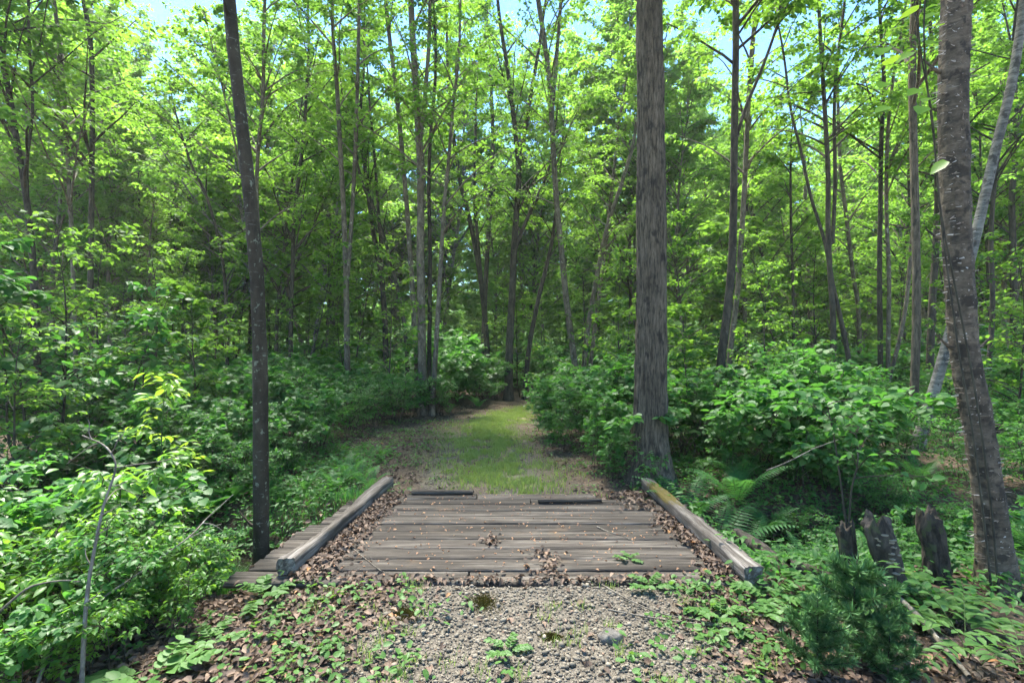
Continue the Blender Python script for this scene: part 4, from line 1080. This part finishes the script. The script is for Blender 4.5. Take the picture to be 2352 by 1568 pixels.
stick('rotten_log', 'dark rotten log lying across from the timber end to the stumps', [(1810, 1300, 3.75), (1900, 1330, 3.68), (1985, 1372, 3.45), (2070, 1400, 3.3)], .065, .045, 'bark_rot', 14, 'log')
stick('rotten_log', 'split grey rotten log end just behind the dark one', [(1880, 1290, 4.0), (1960, 1325, 3.85), (2010, 1362, 3.65)], .05, .03, 'bark_rot', 12, 'log')
stick('mossy_log', 'low mossy log lying alongside the outer face of the mossy timber', [(1690, 1225, 4.45), (1760, 1268, 4.1), (1806, 1312, 3.75)], .06, .05, 'bark_rot', 12, 'log')
for lab, pts, w in [('bare grey twig lying from the last plank out over the litter', [(1378, 1318, 3.36), (1440, 1358, 3.15), (1520, 1392, 2.98), (1640, 1430, 2.85)], .006),
                    ('long thin twig crossing the litter toward the pine seedlings', [(1400, 1392, 3.02), (1520, 1420, 2.92), (1640, 1432, 2.84), (1760, 1412, 2.84), (1880, 1390, 2.9)], .005),
                    ('forked twig resting on the planks by the rotten timber', [(795, 1240, 4.1), (815, 1268, 3.95), (870, 1310, 3.6), (895, 1320, 3.53)], .005),
                    ('small crooked twig lying midway across the deck', [(1370, 1210, 4.5), (1400, 1225, 4.35), (1425, 1232, 4.28), (1455, 1245, 4.15)], .005),
                    ('short twig beside the split plank strip', [(1250, 1148, 5.3), (1312, 1150, 5.28), (1352, 1135, 5.5)], .005),
                    ('grey twig leaning out over the ferns past the mossy timber', [(1760, 1080, 4.6), (1810, 1060, 4.6), (1870, 1030, 4.7), (1925, 1010, 4.7)], .006),
                    ('broken stick half buried at the edge of the gravel', [(640, 1470, 2.72), (700, 1495, 2.62), (740, 1520, 2.52)], .006)]:
    P_ = []
    for (u, v, d) in pts: P_.append((u, v, d))
    o = stick('twig', lab, P_, w, w * .5, 'twig', 5, 'twig', [(.5, .12, (.5, -.4, .1)), (.7, .1, (-.2, .6, .05))], 40, .003)
    if 'out over the ferns' not in lab:
        V = np.array([v.co[:] for v in o.data.vertices]) + np.array(o.location); g = tz(V[:, 0], V[:, 1])
        on = (V[:, 1] > 3.4) & (V[:, 1] < 5.6) & (np.abs(V[:, 0]) < 1.9); g = np.where(on, .004, g + .012)
        mid = (V[:, 2] + 0); n_ = 40 * 5
        zc = np.repeat(V[:n_].reshape(40, 5, 3)[:, :, 2].mean(1), 5)
        V[:n_, 2] = V[:n_, 2] - zc + g[:n_].reshape(40, 5).mean(1).repeat(5) + w
        rest = len(V) - n_
        if rest: V[n_:, 2] = np.maximum(g[n_:] + .008, np.minimum(V[n_:, 2], g[n_:] + .03))
        V -= np.array(o.location); o.data.vertices.foreach_set('co', V.astype(np.float32).ravel()); o.data.update()

def ico(n=1):
    import bmesh
    bm = bmesh.new(); bmesh.ops.create_icosphere(bm, subdivisions=n, radius=1)
    V = np.array([v.co[:] for v in bm.verts]); F = np.array([[v.index for v in f.verts] for f in bm.faces]); bm.free(); return V, F
def stone(label, u, d, size, seed, sink=.25):
    V, F = ico(4); n = fbm(V * 1.6 + seed, seed)[:, None]; V = V * (.7 + .6 * n) * np.array(size)
    V = V + (fbm(V * 40, seed + 2)[:, None] - .5) * .006
    m_ = MB(); m_.add(V, F); o = m_.build('stone', M['rock'], None, True); x, y, z = at(u, d); o.location = (x, y, z + size[2] * (1 - 2 * sink) * .9)
    return tag(o, label, 'stone')
stone('rounded grey stone set in the edge of the gravel', 1402, 2.72, (.075, .055, .045), 3, .42)
stone('tan stone lying against the outer face of the mossy timber', 1668, 4.45, (.10, .10, .07), 5, .15)

def moss_pad(label, u, d, rx, ry, seed):
    rg = np.random.default_rng(seed); root = at(u, d); m_ = MB(); N = 2600
    a = rg.uniform(0, 6.28, N); rr_ = np.abs(rg.normal(0, .55, N)); k = 1 + .35 * (vnoise(np.stack([np.cos(a) * 1.5, np.sin(a) * 1.5, a * 0 + seed], -1)) - .5) * 2
    x = np.cos(a) * rr_ * rx * k; y = np.sin(a) * rr_ * ry * k; z = .014 * np.exp(-rr_ ** 2 * 2) + tz(x + root[0], y + root[1]) - root[2]
    up = np.stack([rg.normal(0, .5, N), rg.normal(0, .5, N), np.ones(N)], -1)
    leaves(m_, np.stack([x, y, z], -1), up, rg.normal(0, 1, (N, 3)), rg.uniform(.007, .015, N), np.full(N, .004), 'small', np.clip(rg.normal(.45, .22, N), 0, 1))
    o = m_.build('moss_pad', M['moss']); o.location = root
    return tag(o, label, 'moss')
moss_pad('brown green moss pad at the near edge of the planks', 1110, 3.12, .11, .14, 2)
moss_pad('dark moss pad over a stone where the litter meets gravel', 930, 2.98, .10, .09, 3)
moss_pad('small moss pad in the middle of the gravel', 1268, 2.75, .06, .04, 4)

# --- vine on the birch
vb = empty('climbing_vine', (birch.location.x, birch.location.y, birch.location.z))
def vine_path(pts, off):
    return spline(np.array([px(u, v, d) for u, v, d in pts]) - np.array(vb.location), 70) + off
m_ = MB()
for pts in ([(2283, 1420, 3.50), (2266, 1250, 3.50), (2248, 1100, 3.50), (2232, 980, 3.50), (2204, 820, 3.50), (2187, 700, 3.50), (2168, 560, 3.50), (2152, 400, 3.48), (2140, 260, 3.42), (2118, 140, 3.35), (2100, 0, 3.3), (2095, -80, 3.3)],
            [(2296, 1400, 3.50), (2280, 1200, 3.50), (2262, 1050, 3.50), (2240, 900, 3.50), (2214, 760, 3.50), (2190, 640, 3.50), (2160, 480, 3.49), (2146, 330, 3.46), (2128, 180, 3.36), (2122, 60, 3.3), (2130, -60, 3.3)]):
    m_.add(*tubes(vine_path(pts, 0), np.linspace(.008, .005, 70), 6))
m_.build('stem', M['stem'], vb, True)
lm = MB(); rg = np.random.default_rng(9)
lp = np.array([px(u, v, d) for u, v, d in [(2150, 95, 3.3), (2095, 120, 3.25), (2060, 140, 3.2), (2110, 205, 3.3), (2070, 175, 3.2), (2035, 190, 3.2), (2140, 225, 3.35), (2120, 245, 3.3), (2085, 60, 3.2), (2040, 245, 3.25), (2150, 30, 3.3), (2110, 20, 3.2), (2175, 370, 3.35), (2160, 60, 3.35), (2030, 110, 3.2)]]) - np.array(vb.location)
N = len(lp); la = rg.uniform(2.2, 4.2, N)
leaves(lm, lp, np.stack([np.cos(la), np.sin(la) * .5, rg.normal(-.35, .2, N)], -1), np.stack([rg.normal(0, .3, N), rg.normal(-.5, .3, N), np.ones(N)], -1), rg.uniform(.09, .13, N), rg.uniform(.075, .1, N), 'round', rg.uniform(.4, 1, N))
lm.build('foliage', M['leaf_bright'], vb)
tag(vb, 'brown twin vine with large pale leaves climbing the shaggy birch', 'vine')

# peeling curls of the birch, a part of it
birch_trunk = next(c for c in birch.children if c.name.startswith('trunk'))
cm = MB(); V = np.array([v.co[:] for v in birch_trunk.data.vertices if 0.1 < v.co.z < 4.6])
NRM = np.array([v.normal[:] for v in birch_trunk.data.vertices if 0.1 < v.co.z < 4.6])
hero_n = len(V); rg = np.random.default_rng(12); pick = rg.integers(0, hero_n, 900)
c = V[pick]; nr = unit(NRM[pick]); tg = unit(np.cross(nr, np.array([0, 0, 1.0])) + rg.normal(0, .35, (900, 3)))
s = np.linspace(0, 1, 5); L_ = rg.uniform(.008, .038, 900); Wd = rg.uniform(.004, .014, 900); upv = np.cross(tg, nr)
pts_ = c[:, None] + tg[:, None] * (s[None] * L_[:, None])[..., None] + nr[:, None] * ((s[None] ** 1.6) * L_[:, None] * rg.uniform(.3, 1.1, 900)[:, None])[..., None]
A = pts_ - upv[:, None] * (Wd[:, None] * (1 - .6 * s[None]))[..., None] * .5; B = pts_ + upv[:, None] * (Wd[:, None] * (1 - .6 * s[None]))[..., None] * .5
VV = np.stack([A, B], 2).reshape(900, 10, 3); q = np.arange(4) * 2
FF = np.stack([q, q + 1, q + 3, q + 2], -1)[None] + (np.arange(900) * 10)[:, None, None]
cm.add(VV.reshape(-1, 3), FF.reshape(-1, 4), np.repeat(rg.random(900), 10))
cm.build('peeling_bark', M['curl'], birch)

# shoots growing from the first stump
sh = empty('stump_shoot', px(1945, 1212, 3.72)); m_ = MB(); lm = MB(); rg = np.random.default_rng(14)
for pts in ([(1945, 1215, 3.72), (1930, 1100, 3.75), (1915, 1000, 3.8), (1900, 930, 3.85)], [(1950, 1215, 3.72), (1955, 1130, 3.7), (1970, 1060, 3.7), (1965, 990, 3.7)]):
    P = spline(np.array([px(*p) for p in pts]) - np.array(sh.location), 30)
    grow(rg, P, np.linspace(.009, .004, 30), .5, 9, .35, .5, 2, 5, .07, 'oval', 6, 3, m_, lm, tw=.2)
m_.build('stem', M['stem'], sh, True); lm.build('foliage', M['leaf_shrub'], sh)
tag(sh, 'thin leafy shoots rising from the short stump near the timber', 'shoot')

# ------------------------------------------------------------------ ground scatter (nobody could count it)
def surf(x, y):
    on = (y > 3.40) & (y < 5.60) & (x > -1.95) & (x < 1.86)
    return np.where(on, .0, tz(x, y))
# pebbles
rg = np.random.default_rng(31); V0, F0 = ico(1)
N = 32000; x = rg.uniform(-1.5, 1.7, N); y = rg.uniform(1.7, 3.47, N)
edge = np.abs(x - .18) + (n2(x, y, 4.0, 23) - .5) * .8
keep = rg.random(N) < np.clip((1.15 - edge) / .35, 0.03, 1) * np.where(y > 3.39, np.clip((3.48 - y) / .1, 0, 1) * .5, 1); x, y = x[keep], y[keep]
x2 = rg.normal(-.45, .7, 2500); y2 = rg.uniform(5.9, 8.8, 2500); kk = (rg.random(2500) < .8 * (n2(x2, y2, 2.5, 5) > .5)); x = np.concatenate([x, x2[kk]]); y = np.concatenate([y, y2[kk]])
N = len(x); sz = rg.gamma(3.5, .0018, N).clip(.0028, .024)[:, None] * np.stack([rg.uniform(.8, 1.35, N), rg.uniform(.7, 1.0, N), rg.uniform(.45, .75, N)], -1)
a = rg.uniform(0, 6.28, N); tl = rg.normal(0, .3, N)
Vp = V0[None] * sz[:, None] * (1 + .18 * rg.normal(0, 1, (N, len(V0), 1)).clip(-1, 1) * .6)
ca, sa = np.cos(a)[:, None], np.sin(a)[:, None]; ct, st = np.cos(tl)[:, None], np.sin(tl)[:, None]
Xp = Vp[..., 0] * ct - Vp[..., 2] * st; Zp = Vp[..., 0] * st + Vp[..., 2] * ct; Yp = Vp[..., 1]
Vp = np.stack([Xp * ca - Yp * sa + x[:, None], Xp * sa + Yp * ca + y[:, None], Zp + (np.where((y > 3.395) & (y < 3.6), .0, tz(x, y)) + sz[:, 2] * .5 + rg.uniform(-.007, .005, N))[:, None]], -1)
mb = MB(); mb.add(Vp.reshape(-1, 3), (F0[None] + (np.arange(N) * len(V0))[:, None, None]).reshape(-1, 3), np.repeat(np.clip(rg.normal(.45, .24, N), 0, 1), len(V0)))
tag(mb.build('gravel', M['pebble'], None, True), 'loose grey and tan gravel in front of the bridge', 'gravel', kind='stuff')

# dead leaves
def litter(name, x, y, L, mat, label, cat, shape='oval', lift=.012, tilt=.45, tint=None):
    N = len(x); a = rg.uniform(0, 6.28, N); z = surf(x, y) + rg.random(N) ** 2 * lift + .004
    el = rg.normal(0, tilt * .5, N); dr = np.stack([np.cos(a) * np.cos(el), np.sin(a) * np.cos(el), np.sin(el)], -1)
    up = np.stack([rg.normal(0, tilt, N), rg.normal(0, tilt, N), np.ones(N)], -1)
    T, F = LEAF[shape]; mb_ = MB(); LL = L * rg.uniform(.6, 1.25, N)
    T2 = T.copy(); T2[:, 2] *= 2.6
    old = LEAF[shape]; LEAF['_t'] = (T2, F)
    leaves(mb_, np.stack([x, y, z + .006], -1), dr, up, LL, LL * rg.uniform(.45, .75, N), '_t', np.clip(rg.normal(.42, .24, N), 0, 1) if tint is None else tint)
    return tag(mb_.build(name, M[mat]), label, cat, kind='stuff')
xs, ys = [], []
def scat(n, x0, x1, ya, yb, cond=None):
    x = rg.uniform(x0, x1, n); y = rg.uniform(ya, yb, n)
    if cond is not None:
        k = cond(x, y); x, y = x[k], y[k]
    xs.append(x); ys.append(y)
offroad = lambda x, y: (rg.random(len(x)) < np.clip((np.abs(x - .18) + (n2(x, y, 3.0, 41) - .5) * 1.0 - .72) / .5, .03, 1)) & ~((y > 3.36) & (np.abs(x) < 1.9))
scat(12000, -2.6, 2.9, 1.7, 3.42, offroad)
scat(5200, -3.5, 3.5, 5.55, 9.5, lambda x, y: rg.random(len(x)) < np.clip((path_dist(x, y) + (n2(x, y, 1.6, 44) - .5) * 1.4 - .35) / .8, .05, 1) * .85)
scat(5200, -4.2, 4.5, 9.0, 16.0, lambda x, y: rg.random(len(x)) < np.clip((path_dist(x, y) + (n2(x, y, 1.6, 44) - .5) * 1.2 - .7) / .8, .03, 1))
scat(2500, 1.7, 4.6, 3.3, 6.0, None); scat(1500, -4.5, -1.9, 2.0, 6.4, None)
litter('leaf_litter', np.concatenate(xs), np.concatenate(ys), .056, 'litter', 'brown fallen leaves covering the forest floor around the bridge', 'leaf litter')
# drifts along the curb timbers, and flakes over the deck
xs, ys = [], []
t = rg.random(1500); off = np.abs(rg.normal(0, .09, 1500)) * (1.5 - .6 * t); xs.append(-1.575 + .15 * t + off + .0); ys.append(3.45 + 2.2 * t)
t = 1 - rg.random(420) ** 2; xs.append(1.60 - .075 * t - np.abs(rg.normal(0, .16, 420)) * (t > .7) - np.abs(rg.normal(0, .05, 420))); ys.append(3.42 + 2.2 * t)
t = rg.random(420); xs.append(1.61 - .075 * t - np.abs(rg.normal(0, .08, 420))); ys.append(3.5 + 1.3 * t)
t = rg.uniform(-1.5, 1.65, 420); xs.append(t); ys.append(3.40 + np.abs(rg.normal(0, .045, 420)) * (1 + .6 * (np.abs(t) > .9)) - .03)
xs.append(rg.normal(.26, .06, 70)); ys.append(rg.uniform(3.5, 3.95, 70)); xs.append(rg.normal(-.18, .04, 30)); ys.append(rg.normal(4.15, .07, 30))
litter('leaf_drift', np.concatenate(xs), np.concatenate(ys), .055, 'litter', 'brown leaf drifts banked against the inner sides of both timbers', 'leaf litter', lift=.03)
N = 620; litter('bud_scale_litter', rg.uniform(-1.4, 1.6, N), rg.uniform(3.42, 5.58, N), .024, 'chip', 'orange brown leaf flakes sprinkled over the planks', 'litter', lift=.004, tilt=.35)

# low ground plants
def ground_cover(name, x, y, leafL, label, mat='leaf_ground', k=6, hh=.05, shape='round', lw=.6, spread=.05):
    mb_ = MB(); N = len(x); X_ = np.repeat(x, k) + rg.normal(0, spread, N * k); Y_ = np.repeat(y, k) + rg.normal(0, spread, N * k)
    H_ = np.repeat(rg.uniform(.25, 1.0, N) * hh, k) * rg.uniform(.4, 1.1, N * k)
    a = rg.uniform(0, 6.28, N * k); el = rg.normal(-.1, .3, N * k)
    dr = np.stack([np.cos(a) * np.cos(el), np.sin(a) * np.cos(el), np.sin(el)], -1); up = np.stack([rg.normal(0, .35, N * k), rg.normal(0, .35, N * k), np.ones(N * k)], -1)
    LL = leafL * rg.uniform(.5, 1.25, N * k)
    leaves(mb_, np.stack([X_, Y_, surf(X_, Y_) + H_ + .008], -1), dr, up, LL, LL * lw, shape, np.clip(rg.normal(.5, .2, N * k), 0, 1))
    return tag(mb_.build(name, M[mat]), label, 'ground cover', kind='stuff')
n = 3600; x = rg.uniform(-2.4, 2.4, n); y = rg.uniform(1.8, 3.4, n); e = np.abs(x - .15)
k = (rg.random(n) < np.clip(np.exp(-((e - 1.05) / .42) ** 2) * .24 + .012 + .07 * (e > 1.1), 0, 1) * (n2(x, y, 2.5, 51) > .44))
ground_cover('ground_cover', x[k], y[k], .042, 'small round leaved plants creeping over litter and gravel edges', k=6, hh=.06)
n = 9000; x = rg.uniform(-4.5, 5.0, n); y = rg.uniform(5.6, 12, n); pdv = path_dist(x, y)
k = (rg.random(n) < np.clip((pdv - .55) / .9, 0.04, 1) * .30 * (n2(x, y, 1.2, 53) > .42))
ground_cover('ground_cover', x[k], y[k], .055, 'low leafy plants edging the grassy track beyond the bridge', k=6, hh=.09, shape='oval', lw=.5)
n = 2600; x = np.concatenate([rg.uniform(1.75, 5.5, n), rg.uniform(-5.5, -1.95, n)]); y = np.concatenate([rg.uniform(3.2, 7.5, n), rg.uniform(5.1, 8.0, n)])
x = np.concatenate([x, rg.uniform(2.6, 8.5, 1800)]); y = np.concatenate([y, rg.uniform(5, 11, 1800)])
k = rg.random(len(x)) < .6
ground_cover('ground_cover', x[k], y[k], .07, 'dense low green plants covering the banks beside the bridge', 'leaf_shrub', 7, .22, 'oval', .5, .08)

def grass(name, x, y, h, label, w=.004, lean=.6, mat='grass'):
    N = len(x); a = rg.uniform(0, 6.28, N); H_ = h * rg.uniform(.5, 1.25, N); z = surf(x, y)
    b0 = np.stack([x, y, z - .005], -1); l_ = np.stack([np.cos(a), np.sin(a), np.zeros(N)], -1) * (rg.uniform(.15, 1, N) * lean)[:, None]
    sd = np.stack([-np.sin(a), np.cos(a), np.zeros(N)], -1) * w
    m1 = b0 + (l_ * .35 + [0, 0, .62]) * H_[:, None]; tp = b0 + (l_ + [0, 0, .9]) * H_[:, None]
    V = np.stack([b0 - sd, b0 + sd, m1 + sd * .8, m1 - sd * .8, tp], 1)
    i = np.arange(N) * 5; mb_ = MB(); t = np.repeat(np.clip(rg.normal(.5, .22, N), 0, 1), 5)
    mb_.add(V.reshape(-1, 3), np.concatenate([np.stack([i, i + 1, i + 2], -1), np.stack([i, i + 2, i + 3], -1), np.stack([i + 3, i + 2, i + 4], -1)]), t)
    return tag(mb_.build(name, M[mat]), label, 'grass', kind='stuff')
n = 110000; y = 5.75 + 16 * rg.random(n) ** 1.4; x = np.interp(y, PATH[:, 1], PATH[:, 0]) + rg.normal(.0, .42, n); pdv = path_dist(x, y)
k = rg.random(n) < np.clip((1.5 - pdv + (n2(x, y, 1.1, 61) - .5) * 1.2), 0, 1) * np.clip(n2(x, y, 4.5, 63) * 4.6 - 1.8, 0.04, 1) * np.clip((y - 5.2) / 2.5, .25, 1)
grass('track_grass', x[k], y[k], .07, 'short yellow green grass along the middle of the track', .0045)
n = 5200; x = rg.uniform(-3.0, -2.1, n); y = rg.uniform(3.0, 4.2, n); k = (n2(x, y, 3.5, 71) > .5) & (x < -2.12)
grass('brook_grass', x[k], y[k], .22, 'long green grass hanging on the brook bank by the jutting planks', .003, .9, 'leaf_fern')
n = 1500; x = rg.uniform(-3.0, -1.6, n); y = rg.uniform(5.25, 6.0, n)
grass('bank_grass', x, y, .12, 'arching grass on the far bank of the brook', .0035, 1.0, 'leaf_fern')
xc = rg.uniform(-1.6, 1.6, 45); yc = rg.uniform(2.2, 3.35, 45); x = np.repeat(xc, 26) + rg.normal(0, .03, 45 * 26); y = np.repeat(yc, 26) + rg.normal(0, .03, 45 * 26)
grass('grass_wisps', x, y, .06, 'thin grass wisps growing through the gravel', .002, .8)

# ------------------------------------------------------------------ labels of the repeats
ORD = ['first', 'second', 'third', 'fourth', 'fifth', 'sixth', 'seventh', 'eighth', 'ninth', 'tenth', 'eleventh', 'twelfth', 'thirteenth', 'fourteenth', 'fifteenth', 'sixteenth', 'seventeenth', 'eighteenth', 'nineteenth', 'twentieth']
MARK = [(-9999, 590, 'left of the leaning trunk'), (590, 975, 'between leaning trunk and grey maple'), (975, 1490, 'between grey maple and furrowed trunk'), (1490, 1915, 'between furrowed trunk and forked trunk'), (1915, 2235, 'between forked trunk and shaggy birch'), (2235, 99999, 'right of the shaggy birch')]
def dword(d):
    return 'close' if d < 7 else 'nearer' if d < 12 else 'middle distance' if d < 18 else 'farther' if d < 28 else 'farthest'
def plural(s):
    return s[:-2] + 'shes' if s.endswith('sh') else s + 's' if not s.endswith('birch') else s + 'es'
for (kind, cat), items in PENDING.items():
    cells = {}
    for o, u, d in items:
        zone = next(z for a, b, z in MARK if a <= u < b)
        cells.setdefault((zone, dword(d)), []).append((u, o))
    for (zone, dw), lst in cells.items():
        lst.sort(key=lambda t: t[0])
        for k, (u, o) in enumerate(lst):
            lab = f'{dw} {kind} {zone}' if len(lst) == 1 else f'{ORD[k % 20]} from left of {dw} {plural(kind)} {zone}'
            tag(o, lab, cat, f'{plural(kind)} in the woods')
for root in [k[0] for k in KINDS + SAPS + SHR + FERN]:
    if root.name not in used:
        for ch in list(root.children): bpy.data.objects.remove(ch)
        bpy.data.objects.remove(root)
for root, *_ in TREES:
    root['group'] = 'trees standing around the bridge'

# ------------------------------------------------------------------ the damp air between far trunks
hz = NT('humid_air'); pv = hz.t.nodes.new('ShaderNodeVolumePrincipled')
pv.inputs['Color'].default_value = (.97, 1, .86, 1); pv.inputs['Density'].default_value = HAZE; pv.inputs['Anisotropy'].default_value = .2
hz.l(pv.outputs[0], hz.out.inputs['Volume'])
mb = MB(); bx = np.array([(x, y, z) for x in (-120, 120) for y in (-30, 130) for z in (-2.5, 26)], float)
mb.add(bx, np.array([(0, 1, 3, 2), (4, 6, 7, 5), (0, 4, 5, 1), (2, 3, 7, 6), (0, 2, 6, 4), (1, 5, 7, 3)]))
if HAZE: tag(mb.build('haze', hz.m), 'thin pale humid air softening the far trunks', 'haze', kind='stuff')

# ------------------------------------------------------------------ camera, light, sky
cam = bpy.data.cameras.new('camera'); co = bpy.data.objects.new('camera', cam); COL.objects.link(co)
co.location = (0, 0, CAMH); co.rotation_euler = (math.pi / 2, 0, 0)
cam.sensor_width = 36; cam.lens = FPX / 2352 * 36; cam.shift_y = 31 / 2352; cam.clip_start = .05; cam.clip_end = 1000
scene.camera = co

AZ, EL = math.radians(-22), math.radians(62)
sd = Vector((math.sin(AZ) * math.cos(EL), math.cos(AZ) * math.cos(EL), math.sin(EL)))
sun = bpy.data.lights.new('sun', 'SUN'); so = bpy.data.objects.new('sun', sun); COL.objects.link(so)
so.rotation_euler = sd.to_track_quat('Z', 'Y').to_euler(); so.location = (0, 0, 30)
sun.energy = 2.7; sun.angle = math.radians(20); sun.color = (1, .95, .86)
w = bpy.data.worlds.new('World'); scene.world = w; w.use_nodes = True
nt = w.node_tree; nt.nodes.clear()
sky = nt.nodes.new('ShaderNodeTexSky'); sky.sky_type = 'NISHITA'; sky.sun_disc = False
sky.sun_elevation = EL; sky.sun_rotation = AZ; sky.altitude = 100; sky.air_density = 1.0; sky.dust_density = .05; sky.ozone_density = 1.8
bg = nt.nodes.new('ShaderNodeBackground'); bg.inputs['Strength'].default_value = .05
ow = nt.nodes.new('ShaderNodeOutputWorld'); hs = nt.nodes.new('ShaderNodeHueSaturation'); hs.inputs['Saturation'].default_value = 1.2; nt.links.new(sky.outputs[0], hs.inputs['Color']); nt.links.new(hs.outputs[0], bg.inputs['Color']); nt.links.new(bg.outputs[0], ow.inputs['Surface'])
scene.view_settings.view_transform = 'Standard'; scene.view_settings.look = 'None'
scene.view_settings.exposure = 3.42; scene.view_settings.gamma = 1.0
c = scene.cycles
c.max_bounces = 9; c.diffuse_bounces = 7; c.glossy_bounces = 2; c.transmission_bounces = 6; c.transparent_max_bounces = 4
c.use_adaptive_sampling = True; c.adaptive_threshold = .02
c.use_denoising = True
try:
    c.denoiser = 'OPENIMAGEDENOISE'; c.denoising_input_passes = 'RGB_ALBEDO_NORMAL'; c.denoising_prefilter = 'ACCURATE'
except Exception:
    pass
c.sample_clamp_indirect = 6; c.caustics_reflective = False; c.caustics_refractive = False
